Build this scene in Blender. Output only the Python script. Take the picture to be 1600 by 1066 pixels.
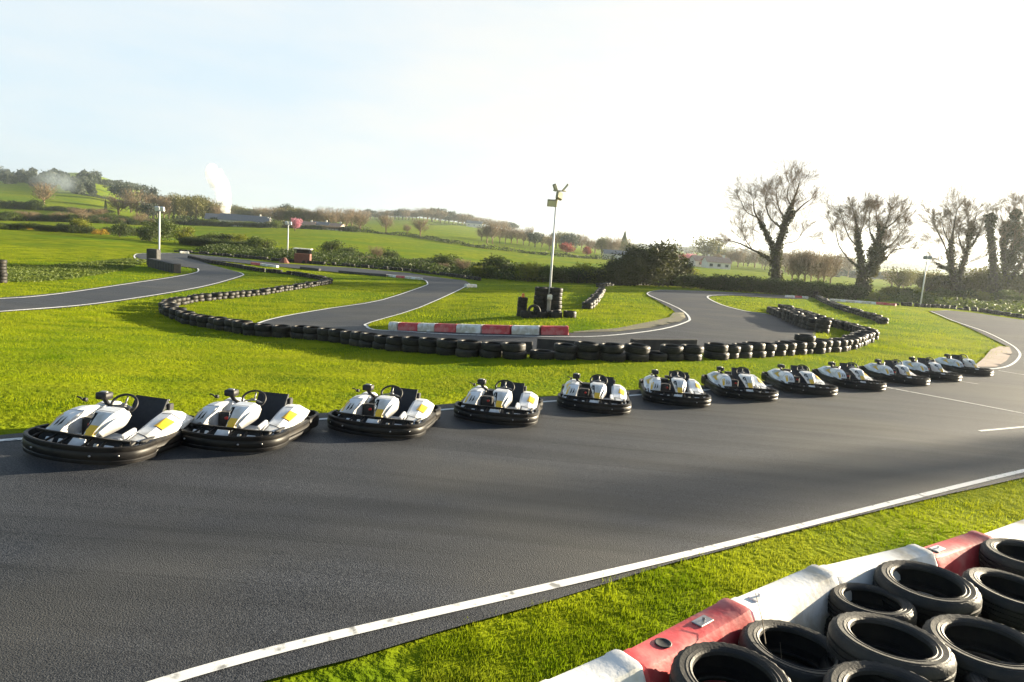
import bpy, bmesh, math, random
import numpy as np
from mathutils import Vector, Matrix
from mathutils.geometry import delaunay_2d_cdt
R=math.radians
random.seed(7); np.random.seed(7)
SC=bpy.context.scene
for o in list(bpy.data.objects): bpy.data.objects.remove(o)
# ---------------------------------------------------------------- camera
F=1100.; PITCH=R(8.1); ROLL=R(4.46); CZ=3.0
def basis():
    p,r=PITCH,ROLL
    f=np.array([0,math.cos(p),-math.sin(p)]);u0=np.array([0,math.sin(p),math.cos(p)]);r0=np.array([1.,0,0])
    return f,math.cos(r)*r0+math.sin(r)*u0,math.cos(r)*u0-math.sin(r)*r0
Fv,Rv,Uv=basis()
cam=bpy.data.cameras.new('camera'); camo=bpy.data.objects.new('camera',cam); SC.collection.objects.link(camo)
camo.matrix_world=Matrix(((Rv[0],Uv[0],-Fv[0],0),(Rv[1],Uv[1],-Fv[1],0),(Rv[2],Uv[2],-Fv[2],CZ),(0,0,0,1)))
cam.sensor_width=36; cam.lens=36*F/1600; cam.clip_start=.05; cam.clip_end=30000
SC.camera=camo
# ---------------------------------------------------------------- sky, sun, exposure
SUN_AZ=R(60); SUN_EL=R(10.5)      # azimuth measured from the viewing direction towards the right
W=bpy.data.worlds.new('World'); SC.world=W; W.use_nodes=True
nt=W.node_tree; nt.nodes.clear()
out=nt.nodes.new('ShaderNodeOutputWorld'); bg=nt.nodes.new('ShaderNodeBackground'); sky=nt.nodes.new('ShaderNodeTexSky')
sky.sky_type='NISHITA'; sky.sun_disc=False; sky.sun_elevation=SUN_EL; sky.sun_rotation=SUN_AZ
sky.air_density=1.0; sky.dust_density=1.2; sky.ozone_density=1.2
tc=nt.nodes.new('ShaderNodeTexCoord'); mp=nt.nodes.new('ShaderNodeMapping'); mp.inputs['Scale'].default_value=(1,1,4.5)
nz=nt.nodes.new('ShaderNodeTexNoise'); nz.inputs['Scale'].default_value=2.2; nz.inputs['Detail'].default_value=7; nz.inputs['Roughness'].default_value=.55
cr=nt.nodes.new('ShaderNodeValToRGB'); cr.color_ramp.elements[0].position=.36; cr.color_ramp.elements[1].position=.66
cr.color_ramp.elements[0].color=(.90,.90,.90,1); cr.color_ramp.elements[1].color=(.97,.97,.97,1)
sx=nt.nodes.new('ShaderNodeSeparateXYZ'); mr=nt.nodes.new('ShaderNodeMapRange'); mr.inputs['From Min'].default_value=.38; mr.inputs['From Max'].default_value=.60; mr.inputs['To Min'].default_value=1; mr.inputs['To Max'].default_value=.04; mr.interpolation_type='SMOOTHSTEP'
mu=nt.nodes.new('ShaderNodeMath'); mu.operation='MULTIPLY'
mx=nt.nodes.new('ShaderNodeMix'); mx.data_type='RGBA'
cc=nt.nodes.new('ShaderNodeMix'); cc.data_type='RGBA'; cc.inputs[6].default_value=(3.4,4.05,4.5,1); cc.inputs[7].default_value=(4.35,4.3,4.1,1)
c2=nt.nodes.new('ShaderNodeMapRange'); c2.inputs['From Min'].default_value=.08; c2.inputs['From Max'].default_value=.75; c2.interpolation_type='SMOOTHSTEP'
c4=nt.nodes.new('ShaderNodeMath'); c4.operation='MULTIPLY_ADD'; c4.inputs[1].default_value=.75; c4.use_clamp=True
L=nt.links.new
L(tc.outputs['Generated'],mp.inputs['Vector']); L(mp.outputs['Vector'],nz.inputs['Vector']); L(nz.outputs['Fac'],cr.inputs['Fac'])
L(tc.outputs['Generated'],sx.inputs[0]); L(sx.outputs['Z'],mr.inputs['Value']); L(cr.outputs['Color'],mu.inputs[0]);
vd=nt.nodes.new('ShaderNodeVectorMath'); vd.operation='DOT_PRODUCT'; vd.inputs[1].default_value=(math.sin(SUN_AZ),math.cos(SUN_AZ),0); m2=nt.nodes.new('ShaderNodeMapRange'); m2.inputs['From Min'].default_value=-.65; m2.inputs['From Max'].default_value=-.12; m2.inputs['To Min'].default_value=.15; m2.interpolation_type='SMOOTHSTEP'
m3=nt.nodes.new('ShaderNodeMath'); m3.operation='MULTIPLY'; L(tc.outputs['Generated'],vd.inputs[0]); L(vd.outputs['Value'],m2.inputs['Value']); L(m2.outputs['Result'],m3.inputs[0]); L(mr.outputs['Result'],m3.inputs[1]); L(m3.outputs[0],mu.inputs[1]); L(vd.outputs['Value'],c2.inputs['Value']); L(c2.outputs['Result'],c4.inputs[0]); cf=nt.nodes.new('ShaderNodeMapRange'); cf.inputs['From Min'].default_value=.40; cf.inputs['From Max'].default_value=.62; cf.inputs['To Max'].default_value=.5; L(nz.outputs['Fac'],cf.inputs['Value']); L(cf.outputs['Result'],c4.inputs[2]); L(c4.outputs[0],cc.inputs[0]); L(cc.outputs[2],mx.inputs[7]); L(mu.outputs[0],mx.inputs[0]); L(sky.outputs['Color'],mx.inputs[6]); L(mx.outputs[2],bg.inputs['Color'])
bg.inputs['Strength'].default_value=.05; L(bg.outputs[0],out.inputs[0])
sd=bpy.data.lights.new('sun','SUN'); sd.energy=5; sd.angle=R(.55); sd.color=(1,.86,.62)
so=bpy.data.objects.new('sun',sd); SC.collection.objects.link(so)
sdir=Vector((math.sin(SUN_AZ)*math.cos(SUN_EL),math.cos(SUN_AZ)*math.cos(SUN_EL),math.sin(SUN_EL)))
so.rotation_euler=sdir.to_track_quat('Z','Y').to_euler()
SC.view_settings.view_transform='Standard'; SC.view_settings.look='None'; SC.view_settings.gamma=1; SC.view_settings.exposure=2.2
SC.cycles.volume_bounces=6; SC.cycles.max_bounces=10
# ---------------------------------------------------------------- terrain height
def ray(px,py): return Fv*F+(px-800)*Rv-(py-533)*Uv
def proj(P):
    d=np.array(P,float)-np.array([0,0,CZ]); z=d@Fv
    return 800+F*(d@Rv)/z, 533-F*(d@Uv)/z
CX=[-700,0,125,250,500,650,800,950,1100,1400,1600,2300]
RY=[6,10,15,20,30,45,60,80,115,150,200,300,400,700,1200,2500,6000,12000]
HT=[ [2.8,2.8,2.8,2.8,2.8,2.8,2.82,2.85,2.9,2.95,3.0,3.0],
 [2.9,2.9,2.9,2.95,2.95,2.97,3.0,3.03,3.05,3.1,3.15,3.2],
 [3.4,3.4,3.4,3.4,3.3,3.25,3.2,3.2,3.2,3.2,3.25,3.3],
 [3.9,3.9,3.9,3.9,3.75,3.6,3.4,3.25,3.22,3.28,3.3,3.35],
 [4.5,4.5,4.6,4.6,4.4,4.1,3.6,3.35,3.35,3.4,3.5,3.5],
 [5.1,5.1,5.1,5.1,4.9,4.6,4.1,3.7,3.5,3.5,3.5,3.5],
 [5.4,5.4,5.4,5.4,5.2,4.9,4.5,4.0,3.65,3.6,3.6,3.6],
 [5.6,5.6,5.6,5.5,5.45,5.2,4.8,4.4,4.1,4.0,3.9,3.9]]
YT=[ [372,372,378,388,404,416,430,437,443,464,476,500],
 [358,358,366,376,393,406,421,430,434,456,469,490],
 [350,350,357,368,380,393,409,420,426,450,462,480],
 [337,337,342,352,363,376,392,407,417,442,455,475],
 [318,318,330,345,357,367,384,400,411,437,450,470],
 [292,292,298,335,346,351,369,394,403,430,444,465],
 [280,278,274,316,340,342,363,386,398,424,438,460],
 [285,285,280,312,338,345,366,384,390,408,424,450]]
def build():
    rows=[]
    for r in HT: rows.append([CZ-h for h in r])
    for j,r in enumerate(YT):
        Y=RY[8+j]; row=[]
        for x,y in zip(CX,r):
            xx=min(max(x,-200),1800); d=ray(xx, y if xx==x else y+(xx-x)*.0)
            if xx!=x: # keep depression relative to horizon
                pass
            row.append(CZ+Y*d[2]/d[1])
        rows.append(row)
    # edges: hold values of neighbours
    Z=np.array(rows)
    for r in range(8,len(Z)): Z[r,0]=Z[r,1]; Z[r,-1]=Z[r,-2]
    Z=np.vstack([Z,Z[-1]*0-12,Z[-1]*0-25])
    t=np.log(np.array(RY,float)); u=(np.array(CX)-800)/1100.
    def herm(xk,yk,xq):  # yk (n,m) limited tangents
        n=len(xk); d=(yk[1:]-yk[:-1])/(xk[1:]-xk[:-1])[:,None]
        m=np.zeros_like(yk); m[0]=d[0]; m[-1]=d[-1]; 
        s=d[1:]*d[:-1]; h0=2*d[1:]*d[:-1]; den=d[1:]+d[:-1]
        m[1:-1]=np.where(s>0,h0/np.where(np.abs(den)<1e-9,1,den),0)*.5+.5*(d[1:]+d[:-1])/2
        i=np.clip(np.searchsorted(xk,xq)-1,0,n-2); h=(xk[i+1]-xk[i])[:,None]; s=((xq-xk[i])[:,None]/h)
        return (2*s**3-3*s**2+1)*yk[i]+(s**3-2*s**2+s)*h*m[i]+(-2*s**3+3*s**2)*yk[i+1]+(s**3-s**2)*h*m[i+1]
    tq=np.linspace(t[0],t[-1],700); uq=np.linspace(u[0],u[-1],500)
    A=herm(t,Z,tq); B=herm(u,A.T.copy(),uq).T
    return tq,uq,B
TQ,UQ,TB=build()
def g(X,Y):
    X=np.asarray(X,float);Y=np.asarray(Y,float)
    Yc=np.clip(Y,6,11999); t=(np.log(Yc)-TQ[0])/(TQ[1]-TQ[0]); u=np.clip(X/np.maximum(Y,8),UQ[0]+1e-6,UQ[-1]-1e-6); u=(u-UQ[0])/(UQ[1]-UQ[0])
    i=np.clip(t.astype(int),0,len(TQ)-2); j=np.clip(u.astype(int),0,len(UQ)-2); a=t-i;b=u-j
    return (TB[i,j]*(1-a)*(1-b)+TB[i+1,j]*a*(1-b)+TB[i,j+1]*(1-a)*b+TB[i+1,j+1]*a*b)
def hit(px,py,h=0.):
    d=ray(px,py); ys=np.exp(np.linspace(math.log(2.5),math.log(5000),3000)); s=ys/d[1]
    X=d[0]*s; Z=CZ+d[2]*s; G=g(X,ys)+h; k=np.argmax(Z<G)
    if not (Z<G).any(): return None
    if k==0: return np.array([X[0],ys[0],G[0]])
    a0=Z[k-1]-G[k-1]; a1=Z[k]-G[k]; w=a0/(a0-a1); Y=ys[k-1]+(ys[k]-ys[k-1])*w; x=d[0]*Y/d[1]
    return np.array([x,Y,float(g(x,Y))])
def col(px,Y):
    X=(px-800)/F*Y
    for _ in range(6):
        q=proj((X,Y,float(g(X,Y)))); X+=(px-q[0])/F*Y
    return np.array([X,Y,float(g(X,Y))])
def P(px,py,h=0.): 
    r=hit(px,py,h); return r
def atY(px,Y):
    X=(px-800)/F*Y
    for _ in range(6):
        q=proj((X,Y,float(g(X,Y)))); X+=(px-q[0])/F*Y
    return np.array([X,Y,float(g(X,Y))])
# ---------------------------------------------------------------- helpers
def link(o,parent=None):
    SC.collection.objects.link(o)
    if parent is not None: o.parent=parent
    return o
def mesh_obj(name,V,Fc,mats,parent=None,mi=None,smooth=False,loc=None):
    me=bpy.data.meshes.new(name)
    me.from_pydata([tuple(map(float,v)) for v in V],[],Fc)
    for m in (mats if isinstance(mats,(list,tuple)) else [mats]): me.materials.append(m)
    if mi is not None: me.polygons.foreach_set('material_index',mi)
    if smooth: me.polygons.foreach_set('use_smooth',[True]*len(me.polygons))
    me.update()
    o=bpy.data.objects.new(name,me); link(o,parent)
    if loc is not None: o.location=tuple(map(float,loc))
    return o
def np_mesh(name,V,n,mat,parent=None):
    """V (k*n,3) array of separate n-gons"""
    me=bpy.data.meshes.new(name); nv=len(V); nf=nv//n
    me.vertices.add(nv); me.vertices.foreach_set('co',np.asarray(V,np.float32).ravel())
    me.loops.add(nv); me.loops.foreach_set('vertex_index',np.arange(nv,dtype=np.int32))
    me.polygons.add(nf); me.polygons.foreach_set('loop_start',np.arange(0,nv,n,dtype=np.int32)); 
    try: me.polygons.foreach_set('loop_total',np.full(nf,n,dtype=np.int32))
    except Exception: pass
    me.update(calc_edges=True); me.materials.append(mat)
    return link(bpy.data.objects.new(name,me),parent)
def tag(o,label,cat,group=None,kind=None):
    if label: o['label']=label
    if cat: o['category']=cat
    if group: o['group']=group
    if kind: o['kind']=kind
    return o
def empty(name,loc=(0,0,0),rz=0):
    o=bpy.data.objects.new(name,None); o.location=tuple(map(float,loc)); o.rotation_euler=(0,0,rz); o.empty_display_size=.2
    return link(o)
def kids(o): return [c for c in bpy.data.objects if c.parent==o]
def tree_of(o): return (o,[tree_of(c) for c in kids(o)])
def copy_tree(t,parent=None):
    o,ch=t; c=o.copy(); link(c,parent)
    for x in ch: copy_tree(x,c)
    return c
class MB:
    def __init__(s): s.V=[];s.F=[];s.M=[]
    def add(s,V,Fc,m=0):
        b=len(s.V); s.V+= [tuple(map(float,v)) for v in V]; s.F+=[tuple(i+b for i in f) for f in Fc]; s.M+=[m]*len(Fc); return s
    def box(s,c,d,m=0,rot=None,taper=1.0,bev=0):
        x,y,z=[k/2 for k in d]; t=taper
        if bev:
            b=bev
            ring=[(-x+b,-y),(x-b,-y),(x,-y+b),(x,y-b),(x-b,y),(-x+b,y),(-x,y-b),(-x,-y+b)]
            V=[]; 
            for zz,k in((-z,0),(-z+b,1),(z-b,1),(z,0)):
                for a,q in ring:
                    if k: V.append((a,q,zz))
                    else: V.append((a*(1-b/x*.8),q*(1-b/y*.8),zz))
            Fc=[tuple(range(7,-1,-1)),tuple(range(24,32))]
            for r in range(3):
                for i in range(8): j=(i+1)%8; Fc.append((r*8+i,r*8+j,r*8+8+j,r*8+8+i))
            V=[(a*(1 if zz<0 else t),q*(1 if zz<0 else t),zz) for a,q,zz in V]
        else:
            V=[(-x,-y,-z),(x,-y,-z),(x,y,-z),(-x,y,-z),(-x*t,-y*t,z),(x*t,-y*t,z),(x*t,y*t,z),(-x*t,y*t,z)]
            Fc=[(3,2,1,0),(4,5,6,7),(0,1,5,4),(1,2,6,5),(2,3,7,6),(3,0,4,7)]
        M=rot or Matrix.Identity(3)
        V=[tuple(M@Vector(v)+Vector(c)) for v in V]; return s.add(V,Fc,m)
    def tube(s,pts,r,n=8,m=0,closed=False):
        pts=[Vector(p) for p in pts]; k=len(pts); rr=r if isinstance(r,(list,tuple)) else [r]*k
        V=[];Fc=[]; up=Vector((0,0,1)); prev=None
        for i,p in enumerate(pts):
            a=pts[(i-1)%k] if (closed or i>0) else p; b=pts[(i+1)%k] if (closed or i<k-1) else p
            t=(b-a).normalized() if (b-a).length>1e-9 else up
            if prev is None: u=t.cross(up); u=u if u.length>.05 else t.cross(Vector((1,0,0)))
            else: u=prev-t*prev.dot(t); u=u if u.length>1e-4 else t.cross(Vector((1,0,0)))
            u.normalize(); prev=u; w=t.cross(u)
            for j in range(n):
                q=2*math.pi*j/n; V.append(p+(u*math.cos(q)+w*math.sin(q))*rr[i])
        for i in range(k if closed else k-1):
            for j in range(n):
                a=i*n+j;b=i*n+(j+1)%n;c=((i+1)%k)*n+(j+1)%n;d=((i+1)%k)*n+j; Fc.append((a,b,c,d))
        if not closed: Fc.append(tuple(range(n-1,-1,-1))); Fc.append(tuple(range((k-1)*n,k*n)))
        return s.add(V,Fc,m)
    def lathe(s,prof,c=(0,0,0),axis='z',n=24,m=0,close=False):
        V=[];Fc=[];k=len(prof)
        for j in range(n):
            q=2*math.pi*j/n
            for r,z in prof:
                v=(r*math.cos(q),r*math.sin(q),z)
                if axis=='x': v=(v[2],v[0],v[1])
                if axis=='y': v=(v[0],v[2],v[1])
                V.append((v[0]+c[0],v[1]+c[1],v[2]+c[2]))
        for j in range(n):
            for i in range(k if close else k-1):
                i2=(i+1)%k; a=j*k+i;b=((j+1)%n)*k+i; Fc.append((a,b,((j+1)%n)*k+i2,j*k+i2))
        return s.add(V,Fc,m)
    def sweep(s,path,prof,m=0,closed=False,up=(0,0,1),cap=True):
        """prof list of (out,up) swept along a plan curve"""
        k=len(path);n=len(prof);V=[];Fc=[];up=Vector(up)
        for i in range(k):
            a=Vector(path[(i-1)%k] if (closed or i>0) else path[i]);b=Vector(path[(i+1)%k] if (closed or i<k-1) else path[i])
            t=(b-a).normalized(); o=t.cross(up).normalized()
            for (x,z) in prof: V.append(Vector(path[i])+o*x+up*z)
        for i in range(k if closed else k-1):
            for j in range(n):
                Fc.append((i*n+j,((i+1)%k)*n+j,((i+1)%k)*n+(j+1)%n,i*n+(j+1)%n))
        if cap and not closed: Fc.append(tuple(range(n))); Fc.append(tuple(range((k-1)*n,k*n))[::-1])
        return s.add(V,Fc,m)
    def build(s,name,mats,parent=None,smooth=False,loc=None,auto=None):
        o=mesh_obj(name,s.V,s.F,mats,parent,s.M,smooth or auto is not None,loc)
        if auto is not None:
            try:
                bm=bmesh.new(); bm.from_mesh(o.data); bmesh.ops.recalc_face_normals(bm,faces=bm.faces)
                for e in bm.edges:
                    if len(e.link_faces)==2 and e.calc_face_angle(0)>R(auto): e.smooth=False
                bm.to_mesh(o.data); bm.free()
            except Exception as ex: print('auto',ex)
        return o
def catm(pts,n):
    pts=[np.array(p,float) for p in pts]; out=[]
    for i in range(len(pts)-1):
        p0=pts[max(i-1,0)];p1=pts[i];p2=pts[i+1];p3=pts[min(i+2,len(pts)-1)]
        for k in range(n):
            t=k/n; out.append(.5*((2*p1)+(-p0+p2)*t+(2*p0-5*p1+4*p2-p3)*t*t+(-p0+3*p1-3*p2+p3)*t**3))
    out.append(pts[-1]); return out
def loft(secs,ns=4,nt=3,cap=True,lin=0):
    """secs: list of sections, each same number of points, closed loops. returns V,F"""
    cols=[catm([s[j] for s in secs],ns) for j in range(len(secs[0]))]
    rings=[]
    for i in range(len(cols[0])):
        ring=[c[i] for c in cols]; rr=ring+[ring[0]]
        # closed smooth
        m=len(ring); o=[]
        if lin:
            for k in range(m):
                for q in range(lin): o.append(ring[k]+(ring[(k+1)%m]-ring[k])*q/lin)
            rings.append(o); continue
        for k in range(m):
            p0=ring[(k-1)%m];p1=ring[k];p2=ring[(k+1)%m];p3=ring[(k+2)%m]
            for q in range(nt):
                t=q/nt; o.append(.5*((2*p1)+(-p0+p2)*t+(2*p0-5*p1+4*p2-p3)*t*t+(-p0+3*p1-3*p2+p3)*t**3))
        rings.append(o)
    n=len(rings[0]);V=[v for r in rings for v in r];Fc=[]
    for i in range(len(rings)-1):
        for j in range(n): Fc.append((i*n+j,i*n+(j+1)%n,(i+1)*n+(j+1)%n,(i+1)*n+j))
    if cap: Fc.append(tuple(range(n))[::-1]); Fc.append(tuple(range((len(rings)-1)*n,len(rings)*n)))
    return V,Fc,len(rings),n
# ---------------------------------------------------------------- materials
def mat(name,c1,c2=None,rough=.6,metal=0,scale=8,bump=0,bscale=None,spec=.5,trans=0,detail=5,lo=.35,hi=.65,objvar=0,coat=0,c3=None,s3=1,coord='Object'):
    m=bpy.data.materials.new(name); m.use_nodes=True; t=m.node_tree; b=t.nodes['Principled BSDF']; o=t.nodes['Material Output']
    b.inputs['Base Color'].default_value=(*c1,1); b.inputs['Roughness'].default_value=rough; b.inputs['Metallic'].default_value=metal
    b.inputs['Specular IOR Level'].default_value=spec; b.inputs['Coat Weight'].default_value=coat
    tcn=t.nodes.new('ShaderNodeTexCoord'); src=tcn.outputs[coord]; colr=None
    if c2 is not None:
        n=t.nodes.new('ShaderNodeTexNoise'); n.inputs['Scale'].default_value=scale; n.inputs['Detail'].default_value=detail; t.links.new(src,n.inputs['Vector'])
        r=t.nodes.new('ShaderNodeValToRGB'); r.color_ramp.elements[0].position=lo; r.color_ramp.elements[1].position=hi
        r.color_ramp.elements[0].color=(*c1,1); r.color_ramp.elements[1].color=(*c2,1)
        t.links.new(n.outputs['Fac'],r.inputs['Fac']); colr=r.outputs['Color']
        if c3 is not None:
            n3=t.nodes.new('ShaderNodeTexNoise'); n3.inputs['Scale'].default_value=s3; n3.inputs['Detail'].default_value=4; t.links.new(src,n3.inputs['Vector'])
            r3=t.nodes.new('ShaderNodeValToRGB'); r3.color_ramp.elements[0].position=.45; r3.color_ramp.elements[1].position=.62; t.links.new(n3.outputs['Fac'],r3.inputs['Fac'])
            mm=t.nodes.new('ShaderNodeMix'); mm.data_type='RGBA'; t.links.new(r3.outputs['Color'],mm.inputs[0]); t.links.new(colr,mm.inputs[6]); mm.inputs[7].default_value=(*c3,1); colr=mm.outputs[2]
        if objvar:
            oi=t.nodes.new('ShaderNodeObjectInfo'); hs=t.nodes.new('ShaderNodeHueSaturation'); mr=t.nodes.new('ShaderNodeMapRange')
            mr.inputs['To Min'].default_value=1-objvar; mr.inputs['To Max'].default_value=1+objvar; t.links.new(oi.outputs['Random'],mr.inputs['Value'])
            t.links.new(mr.outputs['Result'],hs.inputs['Value']); t.links.new(colr,hs.inputs['Color']); colr=hs.outputs['Color']
        t.links.new(colr,b.inputs['Base Color'])
    if bump:
        n2=t.nodes.new('ShaderNodeTexNoise'); n2.inputs['Scale'].default_value=bscale or scale*6; n2.inputs['Detail'].default_value=6; t.links.new(src,n2.inputs['Vector'])
        bp=t.nodes.new('ShaderNodeBump'); bp.inputs['Strength'].default_value=1; bp.inputs['Distance'].default_value=bump
        t.links.new(n2.outputs['Fac'],bp.inputs['Height']); t.links.new(bp.outputs['Normal'],b.inputs['Normal'])
    if trans:
        tr=t.nodes.new('ShaderNodeBsdfTranslucent'); ms=t.nodes.new('ShaderNodeMixShader'); ms.inputs[0].default_value=trans
        if colr is not None: t.links.new(colr,tr.inputs['Color'])
        else: tr.inputs['Color'].default_value=(*c1,1)
        t.links.new(b.outputs[0],ms.inputs[1]); t.links.new(tr.outputs[0],ms.inputs[2]); t.links.new(ms.outputs[0],o.inputs['Surface'])
    return m
M={}
M['asphalt']=mat('asphalt',(.015,.0175,.024),(.060,.064,.073),rough=.62,scale=60,detail=10,lo=.38,hi=.66,bump=.012,bscale=90,spec=.25,c3=(.056,.055,.053),s3=.22)
def asphalt_marks(m):
    t=m.node_tree; b=t.nodes['Principled BSDF']; src=b.inputs['Base Color'].links[0].from_socket
    tcn=t.nodes.new('ShaderNodeTexCoord'); mp_=t.nodes.new('ShaderNodeMapping'); mp_.inputs['Rotation'].default_value=(0,0,R(-36)); mp_.inputs['Scale'].default_value=(.09,2.2,1)
    n=t.nodes.new('ShaderNodeTexNoise'); n.inputs['Scale'].default_value=1; n.inputs['Detail'].default_value=6; t.links.new(tcn.outputs['Object'],mp_.inputs['Vector']); t.links.new(mp_.outputs['Vector'],n.inputs['Vector'])
    r=t.nodes.new('ShaderNodeMapRange'); r.inputs['From Min'].default_value=.35; r.inputs['From Max'].default_value=.65; r.inputs['To Min'].default_value=.74; r.inputs['To Max'].default_value=1.2; t.links.new(n.outputs['Fac'],r.inputs['Value'])
    v=t.nodes.new('ShaderNodeTexVoronoi'); v.inputs['Scale'].default_value=26; t.links.new(tcn.outputs['Object'],v.inputs['Vector'])
    s=t.nodes.new('ShaderNodeMapRange'); s.inputs['From Min'].default_value=.05; s.inputs['From Max'].default_value=.12; s.inputs['To Min'].default_value=1.55; s.inputs['To Max'].default_value=1; t.links.new(v.outputs['Distance'],s.inputs['Value'])
    mu_=t.nodes.new('ShaderNodeMath'); mu_.operation='MULTIPLY'; t.links.new(r.outputs['Result'],mu_.inputs[0]); t.links.new(s.outputs['Result'],mu_.inputs[1])
    m4=t.nodes.new('ShaderNodeMapping'); m4.inputs['Rotation'].default_value=(0,0,R(-40)); m4.inputs['Scale'].default_value=(.12,7,1); n4=t.nodes.new('ShaderNodeTexNoise'); n4.inputs['Scale'].default_value=1; n4.inputs['Detail'].default_value=3; t.links.new(tcn.outputs['Object'],m4.inputs['Vector']); t.links.new(m4.outputs['Vector'],n4.inputs['Vector'])
    r4=t.nodes.new('ShaderNodeMapRange'); r4.inputs['From Min'].default_value=.62; r4.inputs['From Max'].default_value=.70; r4.inputs['To Min'].default_value=1; r4.inputs['To Max'].default_value=.68; t.links.new(n4.outputs['Fac'],r4.inputs['Value'])
    m5=t.nodes.new('ShaderNodeMath'); m5.operation='MULTIPLY'; t.links.new(mu_.outputs[0],m5.inputs[0]); t.links.new(r4.outputs['Result'],m5.inputs[1]); mu_=m5
    vm=t.nodes.new('ShaderNodeVectorMath'); vm.operation='SCALE'; t.links.new(src,vm.inputs[0]); t.links.new(mu_.outputs[0],vm.inputs['Scale']); t.links.new(vm.outputs[0],b.inputs['Base Color'])
asphalt_marks(M['asphalt'])
M['ground']=mat('grass_ground',(.09,.14,.004),(.235,.265,.008),rough=1,scale=.55,detail=9,bump=.09,bscale=9,spec=.02,trans=.0,c3=(.11,.18,.008),s3=.05)
M['blade']=mat('grass_blade',(.10,.17,.003),(.345,.385,.012),rough=.9,scale=.5,detail=8,spec=.06,trans=.45,coord='Object',c3=(.26,.285,.02),s3=.45)
M['paint']=mat('road_paint',(.28,.28,.27),(.76,.76,.74),rough=.7,scale=9,detail=12,lo=.32,hi=.43,spec=.2)
M['concrete']=mat('kerb_concrete',(.17,.115,.095),(.23,.165,.14),rough=.9,scale=3,bump=.003)
M['dirt']=mat('verge_dirt',(.10,.08,.055),(.09,.095,.035),rough=.95,scale=3,bump=.01,bscale=40)
M['tyre']=mat('tyre_rubber',(.009,.009,.009),(.045,.036,.025),rough=.6,scale=5,detail=9,lo=.46,hi=.80,bump=.003,bscale=60,objvar=.4,spec=.4)
M['black']=mat('black_plastic',(.005,.005,.006),(.009,.009,.010),rough=.45,scale=12,spec=.2,objvar=.3,c3=(.020,.017,.014),s3=3)
M['blackm']=mat('black_matt',(.007,.007,.008),(.016,.015,.016),rough=.6,scale=12)
M['seat']=mat('seat_fabric',(.014,.016,.022),(.022,.024,.032),rough=.75,scale=30,bump=.001,bscale=300)
M['white']=mat('white_bodywork',(.74,.76,.79),(.82,.83,.85),rough=.28,scale=6,coat=.4,c3=(.52,.51,.49),s3=3.5,objvar=.06)
M['yellow']=mat('yellow_sticker',(.72,.44,.02),(.78,.50,.05),rough=.35,scale=10)
M['steel']=mat('steel_tube',(.42,.42,.43),(.30,.29,.28),rough=.35,metal=.9,scale=10)
M['alloy']=mat('cast_alloy',(.26,.26,.27),(.14,.14,.14),rough=.5,metal=.7,scale=20)
M['tank']=mat('grey_tank',(.20,.22,.26),(.28,.30,.34),rough=.45,scale=8)
M['redp']=mat('red_paint_engine',(.45,.02,.015),(.35,.02,.015),rough=.4,scale=8)
M['bwhite']=mat('barrier_white_plastic',(.66,.65,.62),(.80,.79,.77),rough=.5,scale=5,detail=12,lo=.3,hi=.55,bump=.003,bscale=25,c3=(.50,.45,.36),s3=3.2)
M['bred']=mat('barrier_red_plastic',(.42,.025,.03),(.55,.05,.06),rough=.5,scale=5,detail=12,lo=.3,hi=.55,bump=.003,bscale=25,c3=(.55,.15,.14),s3=4)
M['pole']=mat('pole_paint',(.62,.62,.62),(.74,.74,.73),rough=.45,scale=2)
M['lamp']=mat('floodlight_housing',(.42,.36,.20),(.26,.22,.13),rough=.5,scale=9)
M['glass']=mat('lamp_glass',(.75,.68,.45),(.6,.55,.4),rough=.15,scale=4)
M['bark']=mat('bark',(.060,.048,.034),(.11,.088,.062),rough=.9,scale=3,bump=.03,bscale=9)
M['twig']=mat('twig',(.22,.15,.09),(.33,.23,.13),rough=.8,scale=.4,trans=.3)
M['ivy']=mat('ivy_leaf',(.045,.048,.014),(.11,.10,.028),rough=.6,scale=.6,trans=.25)
def leafm(n,a,b,t=.35,ov=.22): M[n]=mat(n,a,b,rough=.6,scale=.9,trans=t,objvar=ov,spec=.3)
leafm('leaf_dark',(.030,.050,.012),(.070,.095,.020))
leafm('leaf_mid',(.055,.085,.015),(.12,.15,.022))
leafm('leaf_bright',(.14,.17,.012),(.24,.24,.018))
leafm('leaf_bare',(.13,.105,.065),(.21,.17,.10))
leafm('leaf_olive',(.085,.085,.025),(.15,.14,.035))
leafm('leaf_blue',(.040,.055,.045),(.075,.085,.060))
leafm('leaf_gorse',(.42,.25,.015),(.30,.22,.02))
leafm('leaf_pink',(.55,.20,.28),(.65,.32,.40))
leafm('leaf_red',(.20,.035,.035),(.30,.07,.05))
M['wall']=mat('house_render',(.72,.69,.64),(.62,.58,.52),rough=.85,scale=.8)
M['roof']=mat('roof_slate',(.14,.15,.17),(.20,.20,.22),rough=.8,scale=2)
M['rooft']=mat('roof_tile',(.36,.22,.16),(.42,.30,.24),rough=.8,scale=2)
M['pane']=mat('window_glass',(.03,.035,.04),(.05,.055,.06),rough=.1,scale=1)
M['wood']=mat('weathered_wood',(.16,.12,.08),(.24,.19,.13),rough=.85,scale=4)
M['hutred']=mat('hut_red',(.12,.035,.025),(.17,.055,.035),rough=.6,scale=3)
M['orange']=mat('orange_plastic',(.70,.17,.02),(.75,.22,.03),rough=.3,scale=6)
M['rubberboard']=mat('rubber_board',(.018,.018,.020),(.045,.042,.038),rough=.7,scale=3)
M['lit_gap']=mat('lit_gap_pale',(.34,.31,.27),(.22,.20,.17),rough=.9,scale=4,bump=.01)  # sunlit tone put into the colour, for the gap between tyre stacks
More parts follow.
